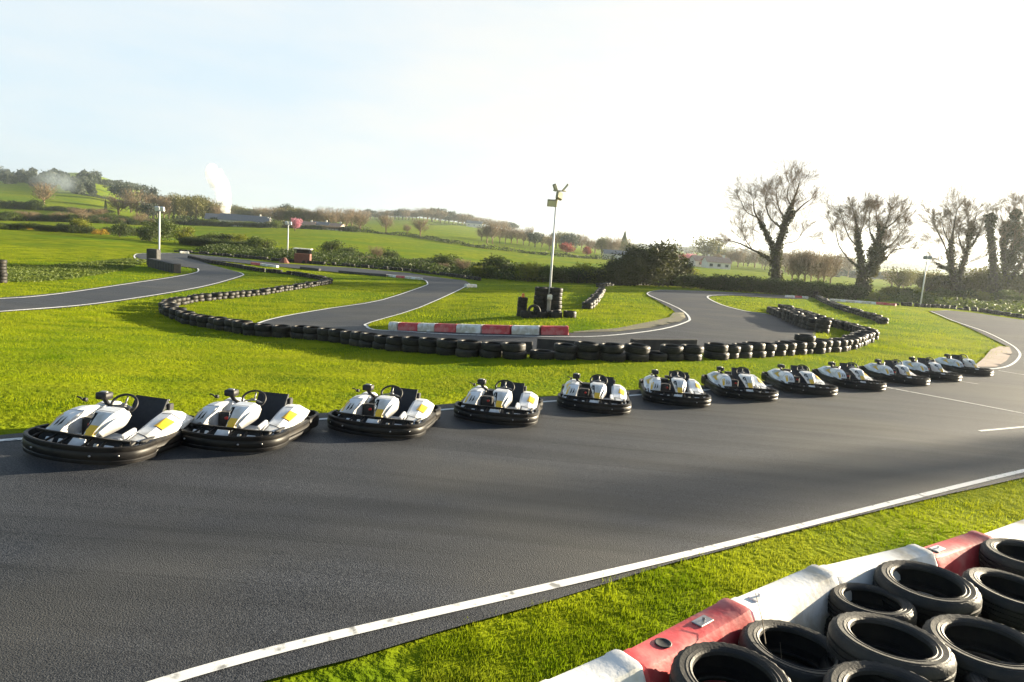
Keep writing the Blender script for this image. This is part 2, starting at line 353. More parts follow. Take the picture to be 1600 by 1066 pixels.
# ---------------------------------------------------------------- ground sheet
def terrain():
    ys=[-150,-80,-40,-20,-10,-4]+list(np.arange(0,8,.5))
    y=8.
    while y<11500: ys.append(y); y+=max(.4,y*.022)
    ys=np.array(ys); us=np.concatenate([np.linspace(-2.6,-1.15,12,endpoint=False),np.linspace(-1.15,1.15,170),np.linspace(1.15,2.6,13)[1:]])
    V=[];nu=len(us)
    for yy in ys:
        sc=max(yy,14.) if yy>0 else 14.+(-yy)
        for u in us: V.append((u*sc,yy,0))
    V=np.array(V,float); V[:,2]=g(V[:,0],V[:,1])
    Fc=[(i*nu+j,i*nu+j+1,(i+1)*nu+j+1,(i+1)*nu+j) for i in range(len(ys)-1) for j in range(nu-1)]
    o=mesh_obj('ground',V,Fc,M['ground'],smooth=True); tag(o,None,None,kind='structure'); return o
terrain()
def poly_pts(px,dense=True): return np.array([hit(*p) for p in px])
def inside(poly,x,y):
    x=np.asarray(x);y=np.asarray(y);c=np.zeros(x.shape,bool);n=len(poly);j=n-1
    for i in range(n):
        xi,yi=poly[i][0],poly[i][1];xj,yj=poly[j][0],poly[j][1]
        with np.errstate(divide='ignore',invalid='ignore'):
            k=((yi>y)!=(yj>y))&(x<(xj-xi)*(y-yi)/((yj-yi) if yj!=yi else 1e-12)+xi)
        c^=k;j=i
    return c
def densify(p,step=1.0):
    out=[]
    for i in range(len(p)):
        a=p[i];b=p[(i+1)%len(p)];s=step*max(1,a[1]/30); n=max(1,int(np.linalg.norm(b[:2]-a[:2])/s))
        for k in range(n): out.append(a[:2]+(b[:2]-a[:2])*k/n)
    return np.array(out)
def sheet(name,px,mt,off,step=1.0,world=None):
    p=world if world is not None else poly_pts(px); b=densify(p,step)
    x0,y0=b.min(0);x1,y1=b.max(0); pts=[]
    yy=y0+.3
    while yy<y1:
        s=step*max(1,yy/30); xs=np.arange(x0+.3,x1,s)+random.random()*.1
        m=inside(b,xs,np.full(xs.shape,yy)); pts+= [(x,yy+random.random()*.05) for x in xs[m]]; yy+=s
    co=[Vector(q) for q in b]+[Vector(q) for q in pts]; n=len(b)
    v,e,f,_,_,_=delaunay_2d_cdt(co,[(i,(i+1)%n) for i in range(n)],[],0,1e-4)
    v=np.array([(q[0],q[1]) for q in v]); f=[tuple(t) for t in f]; c=np.array([v[list(t)].mean(0) for t in f]); k=inside(b,c[:,0],c[:,1])
    f=[t for t,q in zip(f,k) if q]; z=g(v[:,0],v[:,1])+off*np.maximum(1,v[:,1]/25)
    o=mesh_obj(name,np.column_stack([v,z]),f,mt,smooth=True); tag(o,None,None,kind='structure'); 
    bm=bmesh.new(); bm.from_mesh(o.data); bmesh.ops.recalc_face_normals(bm,faces=bm.faces)
    if sum(q.normal.z for q in bm.faces)<0: bmesh.ops.reverse_faces(bm,faces=bm.faces)
    bm.to_mesh(o.data); bm.free(); return b
T_NEAR=[(-400,712),(-200,698),(0,683),(240,665),(500,648),(690,634),(860,621),(1000,610),(1110,603),(1200,596),(1300,589),(1400,582),(1480,576),(1540,572),(1562,566),(1575,554),(1577,544),(1553,532),(1520,516),(1490,503),(1450,487),(1480,486),(1521,490),(1600,501.7),(1800,530),(2200,590),(2300,680),(1900,702),(1740,722),(1600,748),(1484,774),(1322,813),(1202,843),(1045,885),(860,943),(700,988),(559,1032),(434,1064),(200,1130),(-100,1220),(-500,1220)]
T_FAR=[(-250,474),(0,466),(94,458),(219,440),(300,427.5),(309,424.5),(308,420.5),(237,411),(222,407),(212,402),(213,398.5),(222,396.5),(269,396),(282,396.5),(340,402),(435,412.5),(552,419.5),(640,427.5),(727,439.5),(735,444.5),(721,452.6),(656,482),(581,504),(573,511),(584,515.5),(630,517.5),(700,519.5),(760,521),(896,521),(962,517),(1010,508),(1048,500),(1060,493),(1048,483),(1013,463.5),(1010,457.5),(1032,453.5),(1100,455.5),(1180,459.5),(1240,463),(1268,466.5),(1250,468),(1180,465),(1145,462.5),(1112,463.5),(1107,467),(1127,477),(1160,486),(1197,491),(1250,506),(1275,519),(1270,534),(1150,549),(1000,558),(850,555),(740,552),(620,541),(520,529),(407,522),(398,514),(402,506),(441,495),(516,482),(597,469),(662,448.5),(670,443.5),(659,436.5),(607,431.5),(532,426.6),(467,420.5),(393,413.6),(318,405.5),(300,404),(330,415),(375,426.5),(382,430.5),(375,434.7),(312,451.5),(187,472),(94,482.5),(0,489),(-250,505)]
B1=sheet('asphalt_track',T_NEAR,M['asphalt'],.025,.8)
B2=sheet('far_asphalt_track',T_FAR,M['asphalt'],.02,.8)
KERB=[(1548,548),(1562,543),(1577,544),(1581,553),(1572,566),(1556,575),(1520,575),(1536,562)]
sheet('kerb_apron',KERB,M['concrete'],.045,.5)
APRON=[(896,519.5),(962,514.5),(1010,505),(1046,497),(1052,490),(1068,489),(1071,498),(1062,504),(1020,513),(962,519.5),(896,521.5)]
sheet('dirt_verge',APRON,M['dirt'],.032,.5)
def line(px,w=.1,smooth=3):
    p=catm([hit(*q)[:2] for q in px],smooth) if smooth>1 else [hit(*q)[:2] for q in px]
    q=[]
    for a,b in zip(p[:-1],p[1:]):
        n=max(1,int(np.linalg.norm(b-a)/(.5*max(1,a[1]/25))))
        for k in range(n): q.append(a+(b-a)*k/n)
    q.append(p[-1]); q=np.array(q); t=np.gradient(q,axis=0); t/=np.linalg.norm(t,axis=1)[:,None]+1e-9; nrm=np.column_stack([t[:,1],-t[:,0]])
    V=[]
    for i in range(len(q)):
        for s in(1,0,-1): 
            x,y=q[i]+nrm[i]*s*w/2; V.append((x,y,float(g(x,y))+.031*max(1,y/24)))
    Fc=[]
    for i in range(len(q)-1):
        for k in(0,1): Fc.append((3*i+k,3*i+k+3,3*i+k+4,3*i+k+1))
    o=mesh_obj('painted_line',V,Fc,M['paint']); tag(o,None,None,kind='structure')
    bm=bmesh.new(); bm.from_mesh(o.data)
    if sum(f.normal.z for f in bm.faces)<0: bmesh.ops.reverse_faces(bm,faces=bm.faces)
    bm.to_mesh(o.data); bm.free()
line([(-300,712),(0,692),(240,676),(500,658),(695,642.5),(857,629.5),(990,619.7),(1111,610.6),(1230,602),(1330,594),(1430,586),(1500,581),(1558,577),(1580,571),(1592,560),(1592,551),(1578,539),(1540,520),(1508,509),(1480,499),(1455,488.5)],.10)
_q=np.polyfit([272,369,500,700,860,1137,1503,1600],[1067,1039,1004,959,919.6,854.8,761,738],4)
line([(x,float(np.polyval(_q,x))) for x in range(200,1700,50)],.10,1)
line([(1380,606),(1600,648),(1900,706)],.07,1)
line([(1497,597),(1528,601.5)],.06,1); line([(1560,580.5),(1600,587),(1800,622)],.06,1); line([(1530,675.5),(1600,669),(1660,663.5)],.08,1)
line([(-200,470),(0,468),(94,460),(219,442),(300,429),(310,424.5),(309,421)],.14)
line([(216,409),(210,403),(212,399),(222,397.5),(269,397)],.16)
line([(-200,500),(0,488),(94,481),(187,470.5),(312,450),(374,433.5),(380,430),(374,427)],.14)
line([(404,521),(399,513),(403,506.5),(441,496),(516,483),(597,470),(661,449),(668,444),(658,437.5),(607,432.5)],.14)
line([(733,444.5),(720,453),(655,482),(580,504.5),(573,511),(586,516.5),(640,519.5),(760,525.5),(890,527.5),(962,524.7),(1032,516),(1070,505.5),(1077,498),(1060,483),(1016,463.8),(1013,458.5),(1032,455.6),(1100,457.5)],.12)
line([(1180,462),(1145,461.8),(1112,463),(1106,467),(1127,477.5),(1165,487.5),(1197,492)],.14)
# ================================================================ karts
def shell(name,V,Fc,mi,k,decals=()):
    from mathutils.bvhtree import BVHTree
    b=MB(); b.V=[tuple(map(float,v)) for v in V]; b.F=list(Fc); b.M=[0]*len(Fc); bv=BVHTree.FromPolygons([Vector(v) for v in b.V],b.F)
    for m,poly in decals:
        pb=densify(np.array([(x,y,0) for x,y in poly],float),.02); x0,y0=pb.min(0);x1,y1=pb.max(0); gx,gy=np.meshgrid(np.arange(x0,x1,.02),np.arange(y0,y1,.02)); gx=gx.ravel();gy=gy.ravel(); kk=inside(pb,gx,gy)
        co=[Vector(q) for q in pb]+[Vector(q) for q in zip(gx[kk],gy[kk])]; n=len(pb)
        v,e,f,_,_,_=delaunay_2d_cdt(co,[(q,(q+1)%n) for q in range(n)],[],0,1e-5); PV=[];ok=True
        for q in v:
            h_,nn,_,_=bv.ray_cast(Vector((q.x,q.y,2)),Vector((0,0,-1))); PV.append((h_+(nn if nn.z>0 else -nn)*.0025) if h_ else None)
        for t in f:
            if any(PV[a] is None for a in t): continue
            c=sum((v[a] for a in t),Vector((0,0)))/3
            if inside(pb,np.array([c.x]),np.array([c.y]))[0]:
                if max(PV[a].z for a in t)-min(PV[a].z for a in t)<.09: b.add([PV[a] for a in t],[(0,1,2)],m)
    return b.build(name,[M['white'],M['yellow'],M['black']],k,auto=13)
def kart_proto():
    k=empty('go_kart')
    PL=[(-.700,-.30),(-.705,-.50),(-.66,-.68),(-.52,-.83),(-.28,-.935),(0,-.97),(.28,-.935),(.52,-.83),(.66,-.68),(.705,-.50),(.700,-.30)]
    path=[(p[0],p[1],.145) for p in catm(PL,4)]
    prof=[(-.012,-.085),(.018,-.095),(.035,-.088),(.038,-.055),(.030,-.045),(.040,-.03),(.044,0),(.040,.03),(.030,.042),(.036,.052),(.034,.088),(.018,.096),(-.012,.09)]
    MB().sweep(path,[(x,z*1.22+.012) for x,z in prof]).build('front_bumper',M['black'],k,auto=35)
    b=MB()
    for s,a in((-1,-.33),(1,-.33)):
        b=MB(); pth=[(s*.672,-.27,.15),(s*.678,0,.15),(s*.672,.30,.15),(s*.655,.56,.155)]
        pth=[tuple(v) for v in catm(pth,3)]
        if s<0: pth=pth[::-1]
        # out direction = t x up
        b.sweep(pth[::-1] if False else pth,[(-.03,-.095),(.03,-.10),(.042,-.06),(.032,-.035),(.045,0),(.034,.04),(.040,.075),(.02,.10),(-.03,.10)])
        b.build('side_bumper',M['black'],k,auto=35)
    rp=[tuple(v) for v in catm([(.665,.50,.18),(.690,.70,.18),(.62,.90,.18),(.45,.965,.18),(0,.985,.18),(-.45,.965,.18),(-.62,.90,.18),(-.690,.70,.18),(-.665,.50,.18)],4)]
    MB().sweep(rp,[(-.012,-.09),(.02,-.10),(.035,-.085),(.03,-.05),(.042,-.01),(.042,.03),(.03,.06),(.036,.10),(.015,.115),(-.012,.105)]).build('rear_bumper',M['black'],k,auto=35)
    # bumper deck: black sloping plate behind the band with open white cut-outs
    b=MB(); b.sweep([(-.60,-.60,.285),(-.40,-.635,.288),(0,-.65,.29),(.40,-.635,.288),(.60,-.60,.285)],[(-.012,-.018),(.018,-.018),(.018,.018),(-.012,.018)])
    b.build('bumper_rail',M['black'],k,auto=35)
    for x in(-.50,-.30,-.125,.135,.31,.50):
        xo=x*1.18; yo=-.955+abs(xo)**2*.42; b=MB()
        b.tube([(x,-.64+abs(x)*.05,.275),(xo,yo,.18)],.016,6); b.build('strut',M['black'],k,smooth=True)
    b=MB(); b.add([(-.56,-.66,.15),(.56,-.66,.15),(.54,-.60,.262),(-.54,-.60,.262)],[(0,1,2,3)]); b.add([(-.52,-.90+.13,.085),(.52,-.90+.13,.085),(.56,-.66,.15),(-.56,-.66,.15)],[(0,1,2,3)])
    b.build('nose_tray',M['blackm'],k)
    b=MB(); b.add([(-.11,-.735,.165),(.10,-.735,.165),(.075,-.672,.262),(-.08,-.672,.262),(-.11,-.70,.165),(.10,-.70,.165),(.075,-.655,.262),(-.08,-.655,.262)],[(0,1,2,3),(7,6,5,4),(0,4,5,1),(1,5,6,2),(2,6,7,3),(3,7,4,0)])
    b.build('number_plate',M['white'],k)
    for cx,w,mm in((-.36,.09,'white'),(-.215,.05,'bwhite'),(.235,.05,'bwhite'),(.40,.12,'white')):
        b=MB(); b.box((cx,-.705,.205),(w,.03,.065),0,Matrix.Rotation(R(-28),3,'X'),bev=.008); b.build('nose_bracket',M[mm],k)
    for x,y in((.36,-.955),(.60,-.80),(-.60,-.80),(-.36,-.955)):
        b=MB(); q=Vector((x,y,0)).normalized(); b.lathe([(0,-.012),(.012,-.010),(.012,.004)],(x*.985+q.x*.02,y*.985+q.y*.03,.165),'y',10); b.build('bolt',M['steel'],k,smooth=True)
    # chassis
    b=MB(); b.box((0,-.1,.055),(.62,1.15,.02)); b.build('floor_pan',M['alloy'],k)
    b=MB()
    for s in(-1,1):
        b.tube([(s*.20,-.80,.10),(s*.28,-.55,.09),(s*.33,-.2,.08),(s*.33,.3,.08),(s*.36,.85,.10)],.016,8)
        b.tube([(s*.33,-.15,.09),(s*.62,-.20,.12),(s*.64,.35,.12),(s*.34,.42,.09)],.012,8)
    b.tube([(-.5,.60,.14),(.5,.60,.14)],.02,10); b.tube([(-.44,-.45,.13),(.44,-.45,.13)],.014,8)
    b.build('chassis_frame',M['steel'],k,smooth=True)
    for s in(-1,1):
        for (y,r,w,x) in((-.45,.13,.13,.50),(.60,.14,.19,.53)):
            b=MB(); h=w/2; b.lathe([(.07,-h*.8),(r*.86,-h),(r*.97,-h*.86),(r,-h*.5),(r,h*.5),(r*.97,h*.86),(r*.86,h),(.07,h*.8)],(s*x,y,r),'x',22)
            wh=b.build('wheel',M['blackm'],k,smooth=True)
            b=MB(); b.lathe([(0,-h*.5),(.03,-h*.55),(.035,-h*.3),(.066,-h*.25),(.072,-h*.84),(.078,-h*.84)],(s*x,y,r),'x',18); b.lathe([(0,h*.5),(.03,h*.55),(.035,h*.3),(.066,h*.25),(.072,h*.84),(.078,h*.84)],(s*x,y,r),'x',18)
            b.build('rim',M['alloy'],wh,smooth=True)
    # side pods (white) with a yellow patch on the outer flank
    def pod(s,hgt,name):
        secs=[]
        for (y,zt,xi,xo,zb) in((-.50,.17,.50,.60,.13),(-.44,.225,.42,.635,.12),(-.28,.275,.37,.655,.12),(-.05,.34,.35,.665,.13),(.18,.43,.34,.665,.15),(.38,.485,.335,.655,.19),(.55,.475,.34,.645,.23),(.68,.40,.36,.62,.26),(.73,.33,.40,.59,.28)):
            zb=zb+.06; zt=zb+(zt-zb-.01)*hgt
            sec=[(s*xi,y,zb),(s*xi,y,zb+(zt-zb)*.85),(s*(xi+.04),y,zt),(s*(xi+(xo-xi)*.55),y,zt-.005),(s*(xo-.03),y,zb+(zt-zb)*.62),(s*xo,y,zb+(zt-zb)*.35),(s*(xo-.015),y,zb)]
            secs.append(sec if s>0 else sec[::-1])
        V,Fc,nr,n=loft(secs,5,1); mi=None
        D=[(1,[(.475,.02),(.60,.02),(.612,.26),(.505,.22)]),(2,[(.475,.012),(.60,.0),(.60,.012),(.475,.02)]),(2,[(.39,-.2),(.60,-.26),(.60,-.245),(.39,-.183)]),(2,[(.40,.30),(.62,.36),(.62,.375),(.40,.314)]),(2,[(.41,-.40),(.43,-.40),(.42,-.22),(.405,-.22)])]
        return shell(name,V,Fc,mi,k,[(m,[(s*x,y) for x,y in p]) for m,p in D])
    pod(1,1.0,'side_pod'); pod(-1,1.08,'side_pod')
    for s_ in(-1,1):
        b=MB(); b.box((s_*.60,.05,.20),(.05,.95,.13),bev=.015); b.build('side_panel',M['blackm'],k)
    # front wing of the engine-side pod: upright white shell with vents and yellow flash
    secs=[]
    for (y,z0,z1,xa,xb) in((-.52,.18,.24,-.59,-.40),(-.47,.16,.32,-.60,-.37),(-.36,.16,.42,-.60,-.355),(-.20,.2,.49,-.58,-.34),(-.02,.25,.515,-.56,-.34),(.14,.3,.50,-.54,-.35),(.22,.34,.46,-.52,-.36)):
        secs.append([(xb,y,z0),(xa,y,z0),(xa-.01,y,z0+(z1-z0)*.55),(xa+.06,y,z1-.015),(xa+.16,y,z1),(xb,y,z1-.01)])
    V,Fc,nr,n=loft(secs,5,1)
    shell('engine_cover',V,Fc,None,k,[(1,[(-.585,-.46),(-.545,-.47),(-.50,-.30),(-.55,-.27)]),(2,[(-.505,-.47),(-.47,-.44),(-.465,-.34)]),(2,[(-.455,-.47),(-.42,-.44),(-.415,-.34)]),(2,[(-.58,-.205),(-.34,-.205),(-.34,-.196),(-.58,-.196)])])
    # steering fairing
    secs=[]
    for (y,z,w,th) in((-.64,.19,.055,.03),(-.60,.27,.065,.035),(-.52,.36,.08,.04),(-.43,.45,.105,.045),(-.33,.53,.14,.045),(-.29,.548,.148,.04),(-.14,.57,.14,.035),(-.07,.565,.10,.03)):
        cx=.045; sl=.9 if y<-.3 else .35
        secs.append([(cx-w,y+th*1.6,z-th*1.5),(cx-w*1.04,y+.015,z-.022),(cx-w*.78,y-.008*sl,z+.008),(cx+w*.78,y-.008*sl,z+.008),(cx+w*1.04,y+.015,z-.022),(cx+w,y+th*1.6,z-th*1.5)])
    V,Fc,nr,n=loft(secs,5,1)
    shell('steering_fairing',V,Fc,None,k,[(1,[(-.02,-.60),(.105,-.60),(.125,-.49),(.0,-.49)]),(2,[(-.055,-.61),(-.025,-.61),(-.005,-.49),(-.02,-.34),(-.10,-.34),(-.075,-.46)]),(2,[(-.02,-.64),(.11,-.64),(.11,-.605),(-.02,-.605)]),(2,[(-.08,-.285),(.17,-.285),(.17,-.277),(-.08,-.277)])])
    # flowing white flanks of the fairing
    b=MB()
    V,Fc,_,_=loft([[(.13,-.55,.33),(.14,-.55,.32),(.15,-.50,.25),(.13,-.50,.27)],[(.17,-.40,.45),(.19,-.40,.43),(.20,-.34,.30),(.17,-.36,.36)],[(.19,-.24,.53),(.225,-.24,.50),(.235,-.18,.37),(.20,-.20,.45)],[(.17,-.10,.555),(.20,-.08,.54),(.21,-.04,.47),(.18,-.05,.50)]],4,1)
    b.add(V,Fc); b.build('fairing_flank',M['white'],k,smooth=True)
    b=MB(); b.tube([(.045,-.62,.10),(.05,-.25,.42),(.055,-.03,.545)],.014,8); b.build('steering_column',M['steel'],k,smooth=True)
    # steering wheel
    st=empty('steering_wheel'); st.parent=k; st.location=(.055,.02,.575); st.rotation_euler=(R(-50),0,0)
    bpy.data.objects.remove(st)
    rot=Matrix.Rotation(R(56),3,'X'); c=Vector((.055,.03,.60))
    ring=[c+rot@Vector((.165*math.cos(q),.145*math.sin(q) if math.sin(q)>-.6 else -.1,0)) for q in np.linspace(0,2*math.pi,30,endpoint=False)]
    b=MB(); b.tube(ring,.017,8,closed=True)
    sw=b.build('steering_wheel',M['blackm'],k,smooth=True)
    b=MB()
    for q in(R(90),R(200),R(340)): b.tube([c+rot@Vector((0,0,-.02)),c+rot@Vector((.14*math.cos(q),.12*math.sin(q),0))],.012,6)
    b.lathe([(0,-.02),(.035,-.02),(.035,.01),(0,.01)],tuple(c),'z',12); b.build('spoke',M['alloy'],sw,smooth=True)
    # seat: padded shell
    prof=[(-.10,.16),(-.02,.125),(.10,.115),(.20,.13),(.27,.18),(.33,.28),(.39,.42),(.445,.55),(.475,.635)]
    pr=catm([(0,y,z) for y,z in prof],3); nx=9; V=[];Fc=[]
    for side in(0,1):
        for i,pnt in enumerate(pr):
            a=pr[max(i-1,0)];d=pr[min(i+1,len(pr)-1)]; t=Vector(d-a).normalized(); nn=Vector((0,-t.z,t.y)) # towards sitter
            hgt=pnt[2]; wid=.20+.02*min(1,max(0,(hgt-.15)/.3))
            for j in range(nx):
                s=(j/(nx-1)*2-1); lift=.075*abs(s)**3*(1-.75*max(0,(hgt-.3)/.34)); q=Vector((.145+s*wid,pnt[1],pnt[2]))+nn*(lift+ (0.0 if side==0 else -.04))
                V.append(q)
    m=len(pr)*nx
    for i in range(len(pr)-1):
        for j in range(nx-1):
            a=i*nx+j; Fc.append((a,a+1,a+nx+1,a+nx)); Fc.append((m+a+nx,m+a+nx+1,m+a+1,m+a))
    for i in range(len(pr)-1):
        for j in(0,nx-1): a=i*nx+j; Fc.append((a,a+nx,m+a+nx,m+a) if j==0 else (a+nx,a,m+a,m+a+nx))
    for j in range(nx-1):
        Fc.append((j+1,j,m+j,m+j+1)); a=(len(pr)-1)*nx+j; Fc.append((a,a+1,m+a+1,m+a))
    mb=MB(); mb.add(V,Fc); mb.build('seat',M['seat'],k,auto=50)
    b=MB(); b.tube([(-.03,.50,.12),(-.035,.52,.56)],.012,6); b.tube([(.32,.50,.12),(.335,.52,.58)],.012,6); b.tube([(-.03,.55,.60),(.335,.55,.60)],.012,6); b.build('seat_stay',M['steel'],k,smooth=True)
    # engine
    b=MB(); b.box((-.21,.30,.25),(.26,.36,.28),bev=.02)
    for i in range(7): b.box((-.20,.30,.345+i*.018),(.22-.008*i,.22,.008))
    en=b.build('engine',M['blackm'],k)
    b=MB(); b.box((-.22,-.16,.26),(.21,.14,.30),bev=.02); b.build('radiator',M['blackm'],k)
    b=MB(); b.lathe([(0,-.03),(.022,-.03),(.026,0),(.026,.015)],(-.19,-.235,.33),'y',12); b.build('fuel_cap',M['redp'],en,smooth=True)
    b=MB(); b.box((-.42,.30,.605),(.15,.16,.10),bev=.012); af=b.build('air_filter',M['blackm'],k,auto=40)
    b=MB(); b.lathe([(0,0),(.045,.0),(.045,.010),(.03,.014),(0,.014)],(-.42,.30,.656),'z',20); b.build('filter_cap',M['steel'],af,smooth=True)
    b=MB(); b.tube([(-.42,.30,.56),(-.38,.32,.48),(-.26,.34,.42)],.03,8); b.build('intake_hose',M['blackm'],k,smooth=True)
    b=MB(); b.tube([(-.52,.05,.56),(-.555,.04,.60),(-.60,.03,.612)],.012,6); b.lathe([(0,-.02),(.028,-.02),(.03,.02),(0,.02)],(-.52,.08,.57),'x',10); b.build('choke_lever',M['blackm'],k,smooth=True)
    b=MB(); b.tube([(-.12,.45,.30),(.02,.66,.30),(.25,.70,.28),(.46,.72,.33)],[.022,.03,.05,.045],10); b.build('exhaust',M['alloy'],k,smooth=True)
    b=MB(); b.box((.02,.72,.43),(.30,.14,.07),bev=.015); b.build('battery_box',M['blackm'],k)
    b=MB(); b.box((.38,.50,.52),(.05,.10,.10),bev=.01); b.build('ignition_box',M['blackm'],k)
    # tank, pedals
    b=MB(); b.box((.235,-.33,.17),(.22,.22,.17),bev=.02); b.box((.235,-.45,.20),(.22,.02,.05)); b.build('fuel_tank',M['tank'],k)
    b=MB(); b.box((.335,-.24,.20),(.05,.26,.24),0,Matrix.Rotation(R(12),3,'X'),bev=.015); b.build('tank_cover',M['white'],k)
    for x in(-.10,.19): b=MB(); b.box((x,-.56,.18),(.05,.012,.11),0,Matrix.Rotation(R(-20),3,'X')); b.tube([(x,-.56,.07),(x,-.57,.14)],.008,6); b.build('pedal',M['steel'],k)
    return k
KP=[(93,730,7.4),(329,710,7.2),(571,687,7.2),(767,667,7.2),(926,649,7.2),(1061,638,4),(1177,629,-4),(1275,621,-5),(1356,613,-7),(1429,604.5,-9),(1482,598,-11),(1535,589.5,-13)]
KL=['leftmost of the white and black go-karts lined up on the track, nearest the camera','second go-kart from the left end of the line, white with yellow patches','third go-kart from the left, white with black seat, nose turned to the camera','fourth go-kart from the left, below the left end of the striped block barrier',
'fifth go-kart from the left, facing the camera head on below the tyre stack pole','sixth go-kart from the left, its side just clear of the fifth','seventh go-kart from the left, turned slightly to show its engine side','eighth go-kart from the left, midway along the right half of the line',
'ninth go-kart from the left, beside the start of the thin white line','fourth go-kart from the far right end of the line'.replace('fourth','third'),'second go-kart from the far right end of the line','go-kart at the far right end of the line beside the kerb apron']
kp=kart_proto()
for o in [kp]+kids(kp)+[c for q in kids(kp) for c in kids(q)]:
    if o.data:
        for v in o.data.vertices: v.co.z*=.86; v.co.y*=.93; v.co.x*=.97
kt=tree_of(kp)
for i,(x,y,yaw) in enumerate(KP):
    o=kp if i==0 else copy_tree(kt); h=hit(x,y); a=R(yaw); f=np.array([-math.sin(a),-math.cos(a)])
    c=h[:2]-f*.90; z0=float(g(*c)); zf=float(g(*(c+f*.8)));zb=float(g(*(c-f*.8))); s=np.array([f[1],-f[0]])  # local +x
    zr=float(g(*(c-s*.6)));zl=float(g(*(c+s*.6)))
    o.location=(c[0],c[1],z0+.014); o.rotation_euler=(0,0,-a)
    # align with the local slope
    fy=Vector((-f[0],-f[1],(zb-zf)/1.6)).normalized(); n=Vector((math.cos(a),-math.sin(a),0)); n.z=(float(g(c[0]+n.x*.6,c[1]+n.y*.6))-float(g(c[0]-n.x*.6,c[1]-n.y*.6)))/1.2; n.normalize(); up=n.cross(fy).normalized(); n=fy.cross(up)
    o.rotation_euler=Matrix((n,fy,up)).transposed().to_euler()
    tag(o,KL[i],'go-kart','go-karts parked in a line along the grass edge')
# ================================================================ tyres
def tyre_mesh(nseg=64,lugs=True):
    b=MB(); prof=[(.212,.034),(.216,.014),(.228,.006),(.232,.010),(.250,.004),(.254,.007),(.285,.002),(.289,.006),(.302,.008),(.316,.020),(.325,.038),(.326,.060),(.314,.063),(.314,.072),(.327,.075),(.327,.099),(.315,.101),(.315,.109),(.327,.111),(.327,.135),(.314,.138),(.314,.147),(.326,.150),(.325,.172),(.316,.190),(.302,.202),(.289,.204),(.285,.208),(.254,.203),(.250,.206),(.232,.200),(.228,.204),(.216,.196),(.212,.176),(.218,.172),(.268,.180),(.303,.165),(.310,.105),(.303,.045),(.268,.030),(.218,.038)]
    b.lathe(prof,(0,0,0),'z',nseg,close=True)
    np_=len(prof)
    for jj in range(nseg):          # shoulder lugs
        if jj%2:
            for ii in(9,10,11,23,24,25):
                x,y,z=b.V[jj*np_+ii]; b.V[jj*np_+ii]=(x*.976,y*.976,z)
    return b.build('tyre',M['tyre'],None,auto=28)
def simple_tyre(n=14):
    prof=[(.21,.02),(.26,.0),(.31,.02),(.325,.05),(.325,.16),(.31,.19),(.26,.21),(.21,.19),(.27,.15),(.27,.06)]
    b=MB(); b.lathe(prof,(0,0,0),'z',n,close=True); return b
TY=tyre_mesh(); TYM=TY.data; bpy.data.objects.remove(TY); ntyre=0
def tyre(p,label,group,rot=(0,0,0),s=1.0,sz=1.0,cat='tyre'):
    global ntyre
    o=bpy.data.objects.new('tyre',TYM); link(o); o.location=tuple(map(float,p)); o.rotation_euler=(rot[0],rot[1],rot[2]); o.scale=(s,s,sz*s); ntyre+=1
    return tag(o,label,cat,group)
def along(px,step):
    p=[hit(*q)[:2] for q in px]; out=[];d=0
    for a,b in zip(p[:-1],p[1:]):
        L_=np.linalg.norm(b-a)
        while d<L_: out.append(a+(b-a)*d/L_); d+=step
        d-=L_
    return out
rn=random.Random(5)
def wall(px,levels,label,group,off=(0,0),step=.68,sc=1.0):
    for i,c in enumerate(along(px,step)):
        n=levels if isinstance(levels,int) else levels(i)
        x=c[0]+off[0]+rn.uniform(-.06,.06);y=c[1]+off[1]+rn.uniform(-.08,.08);z=float(g(x,y))-.01;s=rn.uniform(.93,1.05)*sc
        for k in range(n):
            s2=s*rn.uniform(.97,1.04); tyre((x+rn.uniform(-.035,.035),y+rn.uniform(-.035,.035),z),label,group,(rn.uniform(-.04,.04),rn.uniform(-.04,.04),rn.uniform(0,6)),s2); z+=.206*s2
W1A=[(264,492),(300,507),(350,516),(400,524),(460,528),(520,533),(600,545.5),(660,550),(720,555)]
W1B=[(733,556),(800,559),(850,560),(950,562),(1020,562.5),(1100,560.5)]
W1C=[(1116,560),(1180,557),(1260,552),(1325,545),(1350,534)]
wall(W1A,2,'black tyre in the two-high wall curving along the left bend of the track','tyres of the left front wall',step=.70,sc=1.13)
wall(W1B,lambda i:[2,2,2,1,2,2,2,2,1,2,2,2,1,1][i%14],'black tyre in the low wall at the middle of the front barrier','tyres of the middle front wall',step=.72,sc=1.15)
wall(W1C,lambda i:2 if i<5 else 3 if i in(8,) else 2,'sunlit tan-edged tyre at the right end of the front barrier','tyres of the right front wall',step=.72,sc=1.14)
wall([(1204,489),(1226,499),(1245,508),(1262,515),(1276,518),(1290,521)],lambda i:3 if i>6 else 2,'tyre in the wall running beside the right bend of the tarmac','tyres of the right bend wall',sc=1.08)
wall([(1222,485),(1250,494),(1280,506),(1312,513),(1340,521),(1362,532)],2,'tyre in the second row behind the right bend wall','tyres of the second right row',sc=1.12)
